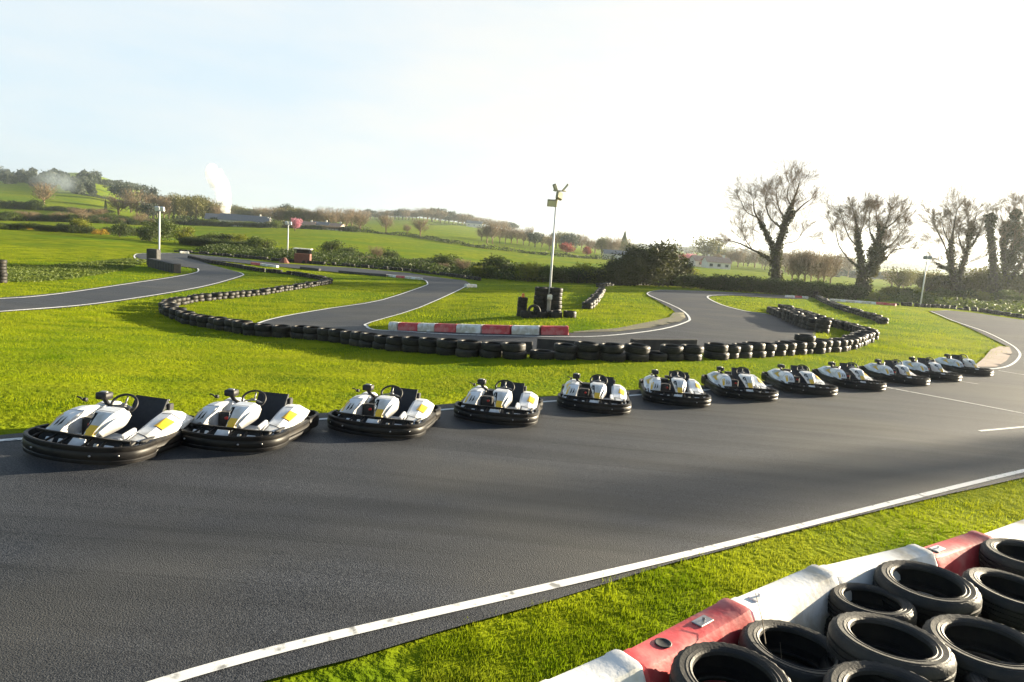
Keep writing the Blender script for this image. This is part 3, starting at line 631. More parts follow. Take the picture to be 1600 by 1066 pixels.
# central stacks round the leaning pole
PB=P(855,494)
def stack(dx,dy,n,s,label,group):
    x=PB[0]+dx;y=PB[1]+dy;z=float(g(x,y))
    for k in range(n): tyre((x+rn.uniform(-.02,.02),y+rn.uniform(-.02,.02),z),label,group,(0,0,rn.uniform(0,6)),s); z+=.207*s
    return z
stack(-.42,-.45,7,1.02,'tyre in the tall left stack round the foot of the leaning pole','tyres of the tall left stack')
stack(.33,-.42,7,1.0,'tyre in the tall right stack round the foot of the leaning pole','tyres of the tall right stack')
stack(-.05,.52,7,1.0,'tyre in the tall rear stack round the foot of the leaning pole','tyres of the tall rear stack')
zt=stack(-1.30,-.25,6,.78,'small tyre in the narrow stack under the orange lamp','tyres of the narrow stack')
for i,(dx,dy) in enumerate(((-1.05,-1.15),(-.35,-1.22),(.35,-1.22),(1.05,-1.0))): x=PB[0]+dx;y=PB[1]+dy; tyre((x,y,float(g(x,y))),'tyre lying flat in the row in front of the tall stacks','tyres at the feet of the stacks',(0,0,i),1,1.6)
x=PB[0]-.75;y=PB[1]-1.25; tyre((x,y,float(g(x,y))+.33),'tyre propped upright against the left of the central tyre stacks',None,(R(84),0,R(12)),1)
x=PB[0]-.15;y=PB[1]-.98
b=MB(); b.lathe([(0,0),(.09,0),(.10,.05),(.10,.62),(.11,.66),(.11,.80),(.09,.86),(0,.87)],(0,0,0),'z',18); o=b.build('sunlit_gap',[M['lit_gap']],None,auto=40,loc=(PB[0]+.0,PB[1]-.86,float(g(PB[0],PB[1]-.7))+.30)); tag(o,'pale upright form put in for the sunlit gap between the tall stacks round the leaning pole','post')  # pale cylinder stands in for sunlight in the gap between the tyres
b=MB(); b.box((0,0,0),(.24,.03,.22)); q=b.build('white_band',M['bwhite'],o); q.location=(0,-.16,.72)
b=MB(); b.lathe([(0,0),(.10,0),(.10,.03),(.075,.05),(.07,.16),(.05,.20),(0,.21)],(0,0,0),'z',16); o=b.build('beacon_lamp',M['orange'],None,smooth=True,loc=(PB[0]-1.30,PB[1]-.25,zt+.0)); tag(o,'orange beacon lamp on top of the narrow tyre stack','lamp')
# foreground heap
FT=[(1450,905,75,2,'big worn tyre touching the white barrier left of the far red one'),(1365,935,68,2,'smaller tyre leaning on the white barrier, left of the big worn tyre'),(1393,995,88,2,'tyre in the middle of the foreground heap, between four others'),(1243,1008,90,2,'tyre lying against the near red barrier with a stalk across it'),(1146,1052,92,2,'lowest left tyre of the foreground heap, dusty brown on its rim'),
(1580,915,78,2,'tyre at the right edge behind the heap, half in shade'),(1545,1000,98,2,'wide tyre at the right of the foreground heap, below the shaded one'),(1606,862,62,2,'tyre at the right edge beside the far red barrier'),(1398,1085,102,2,'tyre cut by the bottom edge of the picture'),(1620,1080,105,2,'tyre in the bottom right corner of the picture'),(1700,950,90,2,'tyre beyond the right edge of the picture'),(1250,1130,100,1,'tyre just below the bottom edge of the picture')]
for i,(cx,cy,rx,n,lb) in enumerate(FT):
    h=[.50,.42,.60,.46,.54,.46,.56,.50,.58,.5,.5,.3][i]
    a=hit(cx-rx,cy,h);b_=hit(cx+rx,cy,h);c=hit(cx,cy,h); D=np.linalg.norm(a[:2]-b_[:2])*.94; s=D/.65; s=[1.16,.94,1.12,1.08,1.06,1.08,1.14,1.1,1.1,1.1,1.1,1.1][i]; z=float(g(c[0],c[1])); sz=h/(.418*s); sz=min(1.15,sz)
    tyre((c[0]+rn.uniform(-.05,.05),c[1]+rn.uniform(-.05,.05),z-.01),'tyre under another in the foreground heap, only its side showing','lower tyres of the foreground heap',(0,0,i),s*.98,(h-.21*s)/(.21*s*.98))
    tl=[(.03,-.03),(-.04,.04),(.05,.0),(-.03,-.05),(.02,.04),(.04,.03),(-.04,.0),(0,.05),(.03,.03),(0,-.04),(0,0),(0,0)][i]
    tyre((c[0],c[1],z+h-.21*s),lb,None,(tl[0],tl[1],i*1.3),s)
# dry stalk across the foreground tyres
a=hit(1182,965,.50); b=MB(); b.tube([(a[0]-.02,a[1]-.25,a[2]+.46),(a[0],a[1]-.1,a[2]+.54),(a[0]+.03,a[1]+.15,a[2]+.60)],[.004,.003,.002],5)
for k in range(9):
    q=rn.uniform(-.2,.2); c=hit(1130+k*12,1045,.3); b.tube([(c[0],c[1],c[2]+.15),(c[0]+q*.6,c[1]+.08,c[2]+.33),(c[0]+q,c[1]+.14,c[2]+.40)],[.003,.0025,.001],4)
tag(b.build('dry_stalk',M['wood'],None),'thin dry weed stalks growing up through the lowest left tyres','weed')
# remaining rows of tyres as one mass
def tyre_rows():
    base=simple_tyre(); V0=np.array(base.V);F0=base.F; VV=[];FF=[];nb=0
    rows=[([(262,490),(259,485),(270,478),(300,472),(340,468),(400,462),(450,454),(500,446),(514,443)],2,.68),([(512,441),(500,437),(460,430),(400,424),(370,418),(330,412),(296,404)],2,.68),
          ([(276,393.5),(330,398.5),(400,405),(460,410.5),(552,417),(640,424.5),(700,431.5),(752,439)],2,.7),
          ([(935,449),(960,446),(1040,446),(1100,449.5),(1180,455.5),(1240,460.5)],2,.75),([(1400,477),(1440,480),(1480,482),(1530,487),(1600,498),(1700,512)],2,.75),([(1262,462),(1275,466)],4,.7),([(1278,467),(1290,474),(1310,483),(1340,492),(1365,500),(1380,507)],2,.8),([(918,483),(925,476),(934,465),(941,455)],2,.68)]
    for px,n,st in rows:
        for c in along(px,st):
            x,y=c[0]+rn.uniform(-.07,.07),c[1]+rn.uniform(-.1,.1); z=float(g(x,y)); nn=n if rn.random()<.85 else max(1,n-1); s=rn.uniform(.92,1.06)
            for k in range(nn):
                V=V0*s; a=rn.uniform(0,6); 
                V=V+np.array([x+rn.uniform(-.05,.05),y+rn.uniform(-.05,.05),z]); z+=.207*s
                VV.append(V); FF+=[tuple(i+nb for i in f) for f in F0]; nb+=len(V0)
    o=mesh_obj('tyre_wall',np.vstack(VV),FF,M['tyre'],smooth=True); tag(o,'long far rows of stacked black tyres edging the loops of the track','tyre wall',kind='stuff')
tyre_rows()
print('individual tyres',ntyre)
# ================================================================ barriers
def barrier_mesh(Ln,w=.40,h=.5,top=.22):
    """moulded plastic block along +x, chamfered top, foot slots"""
    b=MB(); e=.02
    def sec(x,k=1.0,hh=h): return [(x,-w/2*k,0),(x,-w/2*k,.10),(x,-w/2*k*.93,.14),(x,-top/2-.045*k,hh-.10),(x,-top/2*k,hh-.012),(x,-top/2*k+.03,hh),(x,top/2*k-.03,hh),(x,top/2*k,hh-.012),(x,top/2+.045*k,hh-.10),(x,w/2*k*.93,.14),(x,w/2*k,.10),(x,w/2*k,0)]
    xs=[(0,.90,h*.97),(.025,1,h),(.10,1,h),(.12,.975,h*.985),(Ln/2,.97,h*.985),(Ln-.12,.975,h*.985),(Ln-.10,1,h),(Ln-.025,1,h),(Ln,.90,h*.97)]
    V=[];n=12
    for x,k,hh in xs: V+=sec(x,k,hh)
    Fc=[]
    for i in range(len(xs)-1):
        for j in range(n-1): Fc.append((i*n+j,i*n+j+1,(i+1)*n+j+1,(i+1)*n+j))
    Fc.append(tuple(range(n))[::-1]); Fc.append(tuple(range((len(xs)-1)*n,len(xs)*n)))
    b.add(V,Fc); return b
J=[(850,1082),(987,1024),(1155,941),(1291,888),(1445,856),(1538,834),(1640,806),(1740,780)]
JC=['w','r','w','w','r','w','w']
JLb=['white plastic barrier block at the bottom edge, left end of the foreground barrier','red plastic barrier block nearest the camera, with a round filler hole','white plastic barrier block right of the nearest red one','white plastic barrier block left of the far red one, touched by two tyres','far red plastic barrier block behind the big worn tyre','white plastic barrier block at the right edge beyond the far red one','white plastic barrier block outside the right edge of the picture']
JP=[hit(x,y,.47) for x,y in J]
for i in range(7):
    a=JP[i];c=JP[i+1]; d=c[:2]-a[:2]; Ln=float(np.linalg.norm(d)); mm=M['bwhite'] if JC[i]=='w' else M['bred']
    o=barrier_mesh(Ln-.01,.42,.5,.20).build('barrier_block',mm,None,auto=25,loc=(a[0],a[1],min(a[2],c[2])-.02)); o.rotation_euler=(0,0,math.atan2(d[1],d[0])); tag(o,JLb[i],'barrier','foreground barrier blocks')
    if i in(1,2,4):
        px=.24 if i!=1 else Ln*.62
        b=MB(); b.box((px,0,.498),(.15,.08,.012),bev=.004); b.tube([(px+.01,0,.50),(px+.01,0,.525)],.010,8); b.build('joining_plate',M['bwhite'] if i!=1 else M['steel'],o)
    if i in(1,4):
        hx=Ln*.26 if i==1 else Ln*.14
        b=MB(); b.lathe([(.052,.490),(.055,.4995),(.046,.4995),(.040,.4955),(0,.4948)],(hx,0,0),'z',20); b.build('filler_hole',M['blackm'],o,smooth=True)
def small_barriers(px,cols,h,w,label,group,top=None):
    for i in range(len(px)-1):
        a=hit(*px[i]);c=hit(*px[i+1]);d=c[:2]-a[:2];Ln=float(np.linalg.norm(d)); mm={'w':M['bwhite'],'r':M['bred'],'k':M['rubberboard']}[cols[i]]
        o=barrier_mesh(max(.3,Ln-.03),w,h,w*.7).build('barrier_block',mm,None,auto=25,loc=(a[0],a[1],a[2]-.02)); o.rotation_euler=(0,math.atan2(-(c[2]-a[2]),Ln),math.atan2(d[1],d[0]))
        cn={'w':'white','r':'red','k':'black'}[cols[i]]; lb=label(i,cn); tag(o,lb,'barrier',group)
ordn=['leftmost','second','third','fourth','fifth','sixth','seventh','rightmost']
small_barriers([(612,515),(626,516.2),(657,517.3),(684,518.2),(718,519.5),(757,521),(801,522.4),(845,523.2),(889,523.4)],'wrwrwrwr',.36,.42,lambda i,c:f'{ordn[i]} {c} block of the striped barrier in front of the central tyre stacks' if i in(0,7) else f'{ordn[i]} block from the left of the striped barrier before the tyre stacks, {c}','striped blocks edging the central grass')
small_barriers([(1228,465.5),(1240,466),(1252,466.8),(1262,467.5)],'wrw',.32,.4,lambda i,c:f'{["left white","middle red","right white"][i]} block of the short far barrier before the dark hedge','short far striped barrier')
small_barriers([(1297,470.5),(1320,472.2),(1345,474),(1368,475.8),(1385,477),(1400,478.5)],'wwwrr',.3,.4,lambda i,c:f'{["first","second","third","fourth","fifth"][i]} block from the left of the far barrier right of the tyre post, {c}','far striped barrier right of the tyre post')
small_barriers([(393,413.5),(408,415),(420,416.5),(434,418.3)],'rww',.3,.4,lambda i,c:f'{["red","white","far right white"][i]} block low beside the far lane below the pale lamp post','blocks beside the far lane')
small_barriers([(470,420.5),(485,422),(500,423.8)],'kk',.32,.4,lambda i,c:f'{["left","right"][i]} of two black blocks beside the far lane','black blocks of the far lane')
small_barriers([(530,426.3),(555,428.5),(580,430.6),(605,432.4)],'kkk',.3,.4,lambda i,c:f'{["left","middle","right"][i]} of three black blocks left of the far striped kerb','three black blocks of the far lane')
small_barriers([(607,432.2),(620,433.8),(634,435),(650,436.6),(660,437.4)],'wrww',.26,.4,lambda i,c:f'{["first","second","third","fourth"][i]} block from the left of the striped kerb before the far bend, {c}','striped kerb blocks of the far bend')
def rubber_board(x0,x1,y,h,label):
    a=hit(x0,y);c=hit(x1,y); d=c[:2]-a[:2];Ln=float(np.linalg.norm(d)); b=MB(); b.box((Ln/2,0,h/2),(Ln,.16,h),bev=.02); 
    for i in range(int(Ln/1.1)): b.box((.5+i*1.1,-.085,h/2),(.05,.02,h*.9))
    o=b.build('rubber_board',M['rubberboard'],None,loc=(a[0],a[1],min(a[2],c[2])-.02)); o.rotation_euler=(0,0,math.atan2(d[1],d[0])); tag(o,label,'board')
rubber_board(838,902,549,.44,'long black rubber board standing behind the middle of the front tyre wall'); rubber_board(985,1086,548,.42,'black rubber board behind the front tyre wall, right of the other')
for i_,(xa,ya,xb,yb) in enumerate(((404,522,470,527),(474,527,545,535),(549,536,622,543),(626,543,700,549),(704,550,768,553),(772,553,834,554))):
    a=hit(xa,ya-2);c=hit(xb,yb-2); d=c[:2]-a[:2];Ln=float(np.linalg.norm(d))-.03; b=MB(); b.box((Ln/2,0,.19),(Ln,.10,.38),bev=.02); b.box((Ln/2,-.055,.19),(Ln*.98,.02,.05))
    o=b.build('rubber_board',M['rubberboard'],None,loc=(a[0],a[1],min(a[2],c[2])-.02)); o.rotation_euler=(0,math.atan2(-(c[2]-a[2]),Ln),math.atan2(d[1],d[0])); tag(o,['leftmost','second','third','fourth','fifth','rightmost'][i_]+' of six low black rubber boards backing the left front tyre wall','board')
# white marker blocks, tyre box, left pillar
for px,py,w,lb in((727,449,.5,'low white block at the corner of the far bend'),(281,396,.6,'low white block at the left end of the far tyre row')):
    a=P(px,py); o=barrier_mesh(1.2,w,.35,w*.6).build('barrier_block',M['bwhite'],None,auto=25,loc=(a[0],a[1],a[2]-.02)); o.rotation_euler=(0,0,R(35)); tag(o,lb,'barrier')
a=P(236,417);c=P(277,427); d=c[:2]-a[:2];Ln=float(np.linalg.norm(d)); b=MB(); b.box((Ln/2,0,.5),(Ln,.7,1.05),bev=.05)
for i in range(int(Ln/.8)): b.box((.4+i*.8,-.36,.5),(.06,.05,.95))
o=b.build('rubber_wall',M['rubberboard'],None,loc=(a[0],a[1],a[2]-.15)); o.rotation_euler=(0,math.atan2(-(c[2]-a[2]),Ln),math.atan2(d[1],d[0])); tag(o,'dark rubber-faced wall at the foot of the left lamp post','wall')
b=MB(); b.box((0,0,.85),(1.1,.9,1.7),bev=.06); o=b.build('rubber_block',M['rubberboard'],None,loc=P(240,414.5)); tag(o,'taller dark block at the left end of the rubber-faced wall','block')
# striped pillar at the left edge
a=P(2,442)
for k_ in range(7): tyre((a[0]+rn.uniform(-.03,.03),a[1],a[2]+k_*.205),'tyre in the tall stack standing at the left edge of the picture','tyres of the stack at the left edge',(0,0,k_),1.0)
# marshal hut
a=P(473,411); h=empty('marshal_hut',a,R(8)); tag(h,'small red marshal hut with a pale roof beside the far lane','hut')
k=2.1*a[1]/100/.9; W_=2.1;b=MB(); b.box((0,0,.65),(W_,1.6,1.3)); b.build('lower_wall',M['hutred'],h)
b=MB()
for s in(-1,1):
    for q in(-1,1): b.box((s*(W_/2-.06),q*.74,1.6),(.1,.1,.6))
b.box((0,.75,1.6),(W_-.22,.06,.6)); b.build('window_frame',M['blackm'],h)
b=MB(); b.box((0,0,1.97),(W_+.3,1.9,.14),bev=.03); b.build('roof',M['bwhite'],h)
b=MB(); b.lathe([(0,0),(.75,0),(.5,.35),(.25,.7),(0,.75)],(0,0,0),'z',10); o=b.build('soil_heap',M['hutred'],None,loc=P(444,411)); tag(o,'small reddish heap left of the marshal hut','heap')
# ================================================================ light poles
def pole(base,top,Y,heads,label,r=.06,lean=None):
    p=base if not isinstance(base,tuple) else P(*base); d=ray(*top); Yt=p[1]; T=np.array([d[0]*Yt/d[1],Yt,CZ+d[2]*Yt/d[1]]); v=T-p
    e=empty('floodlight_pole',p); tag(e,label,'light pole')
    b=MB(); b.tube([(0,0,-.2),tuple(v*.5),tuple(v)],[r*1.15,r,r*.75],10); b.build('pole',M['pole'],e,smooth=True)
    b=MB(); b.box((0,0,.06),(.4,.4,.1)); b.build('base_plate',M['alloy'],e)
    return e,Vector(v)
e,v=pole(PB+np.array([.05,.12,0]),(868.5,322),PB[1],0,'grey leaning floodlight pole rising out of the central tyre stacks',.055)
def flood(e,c,dx,dz,rot,s):
    r=Matrix.Rotation(rot[2],3,'Z')@Matrix.Rotation(rot[0],3,'X')@Matrix.Rotation(rot[1],3,'Y')
    b=MB(); b.box(tuple(c),(dx,.16*s,dz),0,r,bev=.02); h=b.build('floodlight',M['lamp'],e)
    b=MB(); b.box(tuple(c+r@Vector((0,-.085*s,0))),(dx*.82,.02,dz*.8),0,r); b.build('lens',M['glass'],h)
flood(e,v+Vector((-.20,-.1,.12)),.48,.34,(R(20),0,0),1); flood(e,v+Vector((.12,-.1,.50)),.34,.38,(R(-15),R(18),R(40)),1)
flood(e,v+Vector((-.10,.1,.90)),.17,.36,(R(10),R(-28),R(20)),1); flood(e,v+Vector((.40,.1,.94)),.10,.42,(R(0),R(36),R(0)),1)
b=MB(); b.tube([tuple(v),tuple(v+Vector((.08,0,.75)))],.04,8); b.tube([tuple(v+Vector((-.3,0,.1))),tuple(v+Vector((.2,0,.5)))],.03,6); b.tube([tuple(v+Vector((-.2,0,.75))),tuple(v+Vector((.45,0,.75)))],.03,6); b.build('lamp_bracket',M['lamp'],e,smooth=True)
for (bs,tp,lb,s) in(((248,412),(249.5,328),'white lamp post at the left, standing behind the rubber-faced wall',1.1),((449,403),(450.5,350),'pale lamp post left of the marshal hut',1.1),((1438,478),(1449,404),'faint grey lamp post among the trees at the right',1.0)):
    e,v=pole(bs,tp,0,2,lb,.095 if bs[0]<1000 else .08)
    for sx in(-1,1):
        b=MB(); b.box(tuple(v+Vector((sx*.28,0,.10))),(.40*s,.3,.42*s),0,Matrix.Rotation(R(20),3,'X'),bev=.03); b.build('floodlight',M['pole'] if bs[0]<1000 else M['tank'],e)
    b=MB(); b.tube([tuple(v+Vector((-.34,0,-.05))),tuple(v+Vector((.34,0,-.05)))],.05,6); b.build('crossarm',M['pole'],e,smooth=True)
# ================================================================ vegetation
RS=np.random.RandomState(11)
leafm('leaf_evergreen',(.035,.045,.014),(.085,.085,.024),.25,.1)
def leaf_quads(C,size,up=.25,asp=1.0):
    n=len(C); d=RS.normal(size=(n,3)); d/=np.linalg.norm(d,axis=1)[:,None]; e=RS.normal(size=(n,3)); e-=d*(e*d).sum(1)[:,None]; e/=np.linalg.norm(e,axis=1)[:,None]
    s=(size*RS.uniform(.6,1.4,n))[:,None] if np.isscalar(size) else (size*RS.uniform(.6,1.4,n))[:,None]
    a=d*s;b=e*s*asp
    return np.stack([C-a*.5,C+b*.35,C+a*.5,C-b*.35],1).reshape(-1,3)
def blob_pts(n,lumps,shell=.55):
    """lumps: list of (cx,cy,cz,rx,ry,rz)"""
    w=np.array([l[3]*l[4]*l[5] for l in lumps])**.67; w/=w.sum(); out=[]
    for l,k in zip(lumps,w):
        m=int(n*k)+1; v=RS.normal(size=(m,3)); v/=np.linalg.norm(v,axis=1)[:,None]; r=RS.uniform(shell,1.06,m)[:,None]
        ph=RS.uniform(0,6,6); ns=1+.13*np.sin(v[:,0]*7+ph[0])*np.sin(v[:,1]*6+ph[1])+.12*np.sin(v[:,2]*9+ph[2]+v[:,0]*5)
        out.append(v*r*ns[:,None]*np.array(l[3:6])+np.array(l[:3]))
    P_=np.vstack(out); return P_[P_[:,2]>-.05]
def rand_lumps(seed,w,h,n,flat=0.):
    r=random.Random(seed); L_=[(0,0,h*.42,w*.36,w*.34,h*.44)]
    for i in range(n):
        a=r.uniform(0,6.28);q=r.uniform(.15,.34)*w; z=r.uniform(.22,.72)*h; s=r.uniform(.16,.28); L_.append((q*math.cos(a),q*math.sin(a),z,w*s,w*s,h*s*r.uniform(.8,1.2)))
    return L_
def bush_proto(name,seed,w,h,n,matn,leaf,nl=9,trunk=False,twigs=False):
    L_=rand_lumps(seed,w,h,nl)
    if trunk: L_=[(l[0],l[1],l[2]*.8+h*.2,l[3],l[4],l[5]*.86) for l in L_]
    e=empty(name); Pn=blob_pts(n,L_,.35 if trunk else .5); np_mesh('crown',leaf_quads(Pn,leaf,asp=.9),4,M[matn],e)
    b=MB(); r=random.Random(seed)
    b.tube([(0,0,-.3),(.02*w,0,h*.3),(0,.03*w,h*.6)],[w*.035,w*.025,w*.012],7)
    for i in range(9):
        a=r.uniform(0,6.28);z=h*r.uniform(.15,.45); b.tube([(0,0,z),(math.cos(a)*w*.16,math.sin(a)*w*.16,z+h*.18),(math.cos(a)*w*.33,math.sin(a)*w*.33,z+h*.38)],[w*.016,w*.01,w*.004],5)
    if twigs:
        for i in range(110):
            a=r.uniform(0,6.28); z=h*r.uniform(.25,.62);q=r.uniform(.05,.2)*w; x,y=q*math.cos(a),q*math.sin(a); k=r.uniform(.15,.28)
            b.tube([(x,y,z),(x*1.6+r.uniform(-.05,.05)*w,y*1.6+r.uniform(-.05,.05)*w,z+h*k*.6),(x*2.1,y*2.1,min(h,z+h*k*1.3))],[w*.008,w*.005,w*.002],4)
    b.build('trunk',M['bark'] if not twigs else M['twig'],e,smooth=True)
    return e
PR={}
PR['bush_dark']=[bush_proto('bush',i,1,1,2600,'leaf_dark',.055) for i in(1,2,3)]
PR['evergreen']=[bush_proto('evergreen_tree',i,1,1,8000,'leaf_evergreen',.045,11) for i in(24,25)]
PR['bush_mid']=[bush_proto('bush',i,1,1,2600,'leaf_mid',.055) for i in(4,5,6)]
PR['bush_bright']=[bush_proto('bush',i,1,1,2600,'leaf_bright',.055) for i in(7,8)]
PR['gorse']=[bush_proto('gorse_bush',9,1,1,1200,'leaf_gorse',.07)]
PR['bare']=[bush_proto('bare_tree',i,1,1,1000,'leaf_bare',.032,12,True,True) for i in(11,12,13,14)]
PR['olive']=[bush_proto('leafy_tree',i,1,1,2200,'leaf_olive',.05,10,True) for i in(15,16)]
PR['bluish']=[bush_proto('distant_tree',i,1,1,1500,'leaf_blue',.07,9,True) for i in(17,18,19)]
PR['pink']=[bush_proto('blossom_tree',20,1,1,1800,'leaf_pink',.06,8,True)]
PR['red']=[bush_proto('red_leaved_tree',21,1,1,1500,'leaf_red',.06,8,True)]
def conifer():
    e=empty('conifer'); n=1600; z=RS.uniform(.06,1,n); a=RS.uniform(0,6.28,n); r=(1-z)**.8*.45*RS.uniform(.5,1.05,n)+.01
    np_mesh('crown',leaf_quads(np.column_stack([r*np.cos(a),r*np.sin(a),z]),.06),4,M['leaf_dark'],e); b=MB(); b.tube([(0,0,-.05),(0,0,.9)],[.03,.005],6); b.build('trunk',M['bark'],e); return e
PR['conifer']=[conifer()]
TR={}
for k_,l_ in PR.items():
    TR[k_]=[tree_of(o) for o in l_]
used={}
rv=random.Random(3)
def veg(kind,px,top,wpx,base=None,Y=None,label=None,group=None,sink=.02,cat=None,dep=None):
    """place one plant so its base stands on the ground below pixel column px"""
    p=P(px,base) if base is not None else atY(px,Y)
    if p is None: return
    d=ray(px,top); zt=CZ+d[2]*p[1]/d[1]; h=max(.6,zt-p[2]); w=wpx*p[1]/F*(1.6 if 'bush' in kind or kind=='gorse' else 1.6)
    i=rv.randrange(len(TR[kind])); t=TR[kind][i]
    if used.get((kind,i)): o=copy_tree(t)
    else: o=t[0]; used[(kind,i)]=True
    o.location=(p[0],p[1],p[2]-(sink+(.07 if 'bush' in kind else 0))*h); o.scale=(w,dep or w,h*1.03); o.rotation_euler=(0,0,rv.uniform(0,6.28))
    tag(o,label,cat or ('bush' if 'bush' in kind or kind=='gorse' else 'tree'),group); return o
# nearest left hedge row
for x,w,t,bs,kd,lb in((250,34,338,376,'bush_mid','large bush directly behind the left lamp post'),(233,26,347,377,'bush_dark','dark bush left of the left lamp post'),(286,24,346,381,'bush_bright','bright green pointed bush right of the left lamp post'),(312,20,364,382,'bush_mid','small low bush between two taller ones right of the left lamp post'),(326,24,360,384,'bush_mid','rounded bush, third right of the left lamp post'),(347,26,360,386,'bush_dark','dark bush in the middle of the hedge right of the left lamp post'),(366,26,359,387,'bush_bright','yellow-topped bush in the hedge right of the left lamp post'),(388,24,371,389,'bush_mid','low bush just left of the round bush'),(412,30,366,394,'bush_mid','round dark green bush at the right end of the near hedge')):
    veg(kd,x,t,w,base=bs,label=lb)
for x,w,t,bs,kd,lb in((124,24,336,364,'bush_bright','yellow-green tree-like bush in the left hedge'),(43,14,350,359,'gorse','orange flowering gorse at the far left of the hedge'),(157,17,356,367,'gorse','orange flowering gorse in the middle of the left hedge'),(186,20,343,370,'bush_dark','tall dark bush towards the right of the left hedge'),(99,14,346,361,'bush_dark','narrow dark clipped bush left of the yellow-green one')):
    veg(kd,x,t,w,base=bs,label=lb)
x=-20
while x<225:
    if min(abs(x-q) for q in(124,43,157,186))>9: veg(rv.choice(['bush_dark','bush_mid','bush_dark']),x,rv.uniform(341,348)+(x*.035),rv.uniform(18,26),base=358+x*.052,label='green bush in the hedge along the top of the left field',group='bushes of the left field hedge')
    x+=12
# middle and upper hedges on the left
x=0
while x<185: 
    veg(rv.choice(['bush_dark','bush_mid','bare']),x,rv.uniform(326,335)+x*.02,rv.uniform(14,26),base=345+x*.012,label='dark bush in the middle hedge of the left hillside',group='bushes of the middle hillside hedge',cat='bush'); x+=rv.uniform(13,24)
x=-5
while x<175: 
    veg(rv.choice(['bush_dark','bush_dark','bush_mid']),x,(rv.uniform(305,315) if x<60 else rv.uniform(315,320))+x*.05,rv.uniform(14,24),base=325.5+x*.05,label='dark bush in the upper hedge of the left hillside',group='bushes of the upper hillside hedge'); x+=rv.uniform(10,16)
for x,w,t,bs,lb in((68,30,281,322,'bare tree standing above the upper hillside hedge'),(186,36,303,336,'wide bare tree above the hedge on the left hillside'),(121,24,322,345,'low bare round bush-like tree in the left fields'),(152,22,322,343,'second low bare round tree in the left fields'),(218,20,330,350,'bare tree behind the left lamp post')):
    veg('bare',x,t,w,base=bs,label=lb)
veg('conifer',165,312,5,base=335,label='narrow dark conifer on the left hillside')
# trees on the slope below the wood
for x,w,t,Y,kd in((195,26,280,600,'bluish'),(205,28,292,500,'bare'),(228,26,286,600,'bluish'),(232,20,312,330,'bluish'),(215,26,305,400,'bare'),(245,26,300,500,'bluish'),(178,22,288,800,'bluish')):
    veg(kd,x,t,w,Y=Y,label='hazy tree on the slope at the right end of the hillside wood',group='hazy trees below the hillside wood')
# belt behind the steam
x=240
while x<345: veg(rv.choice(['bare','bare','bare','olive']),x,rv.uniform(299,307)+(max(0,x-310)*.35),rv.uniform(18,30),Y=rv.uniform(380,430),label='bare brown tree in the belt left of the white steam plume',group='bare trees left of the steam'); x+=rv.uniform(7,10)
x=352
while x<470: veg(rv.choice(['bare','bare','bluish','olive']),x,rv.uniform(316,327),rv.uniform(15,26),Y=rv.uniform(560,640),label='tree in the belt behind the grey-roofed houses',group='trees behind the grey-roofed houses'); x+=rv.uniform(7,10)
x=435
while x<560: veg(rv.choice(['bare','bare','olive']),x,rv.uniform(316,326)+(x-435)*.04,rv.uniform(18,28),Y=rv.uniform(420,480),label='bare tree in the belt behind the white cottages',group='bare trees behind the white cottages'); x+=rv.uniform(8,11)
x=556
while x<690: veg(rv.choice(['bare','bare','bluish']),x,rv.uniform(324,331)-(3 if x>650 else 0),rv.uniform(14,21),Y=rv.uniform(950,1150),label='small distant tree on the skyline above the middle fields',group='skyline trees above the middle fields'); x+=rv.uniform(5,7)
x=668
while x<800: veg(rv.choice(['bare','bluish','bare']),x,rv.uniform(322,329)+(x-668)*.16,rv.uniform(15,22),Y=rv.uniform(900,1150),label='distant tree along the crest of the centre hill',group='trees along the crest of the centre hill'); x+=rv.uniform(5,8)
for x,w,t,bs,lb in((562,25,328,361,'bare tree in the field edge right of the cottages, leftmost of three'),(603,22,331,364,'bare tree in the field edge right of the cottages, middle of three'),(657,24,338,369,'bushy bare tree at the field edge right of the cottages, rightmost of three'),(636,12,348,366,'small bare sapling between the field edge trees')): veg('bare',x,t,w,base=bs,label=lb)
x=752
while x<835: veg('bare',x,rv.uniform(341,352)+(x-752)*.08,rv.uniform(14,22),Y=rv.uniform(380,460),label='bare tree in the row running down the centre hill',group='bare trees down the centre hill'); x+=rv.uniform(8,11)
x=836
while x<985: veg(rv.choice(['bare','bare','olive','bluish']),x,rv.uniform(356,368)+(x-836)*.06,rv.uniform(15,24),Y=rv.uniform(380,500),label='bare tree in the low belt right of the leaning pole',group='bare trees right of the leaning pole'); x+=rv.uniform(8,11)
veg('conifer',973,362,12,Y=420,label='dark conifer above the low belt right of the leaning pole')
for x,w,t,Y,lb in((886,20,375,330,'dark red-leaved tree right of the leaning pole'),(917,12,381,330,'small red-leaved bush right of the dark red tree')): veg('red',x,t,w,Y=Y,label=lb)
veg('red',1065,392,13,Y=300,label='dark red tree at the left end of the pink-roofed house'); veg('red',1101,399,11,Y=290,label='red shrub in front of the pink-roofed house'); veg('pink',461,338,14,Y=300,label='pink blossom tree above the pale lamp post',cat='tree'); veg('pink',1080,394,14,Y=315,label='pale pink tree before the pink-roofed house')
veg('olive',1103,366,36,Y=380,label='half-bare green tree behind the pink-roofed house'); veg('conifer',1120,382,7,Y=360,label='narrow dark conifer beside the pink-roofed house')
x=1040
while x<1330: veg('bare',x,rv.uniform(392,402)+(x-1040)*.07,rv.uniform(14,22),Y=rv.uniform(480,650),label='small bare tree in the far belt behind the big ivy tree',group='far bare trees behind the big ivy tree'); x+=rv.uniform(8,12)
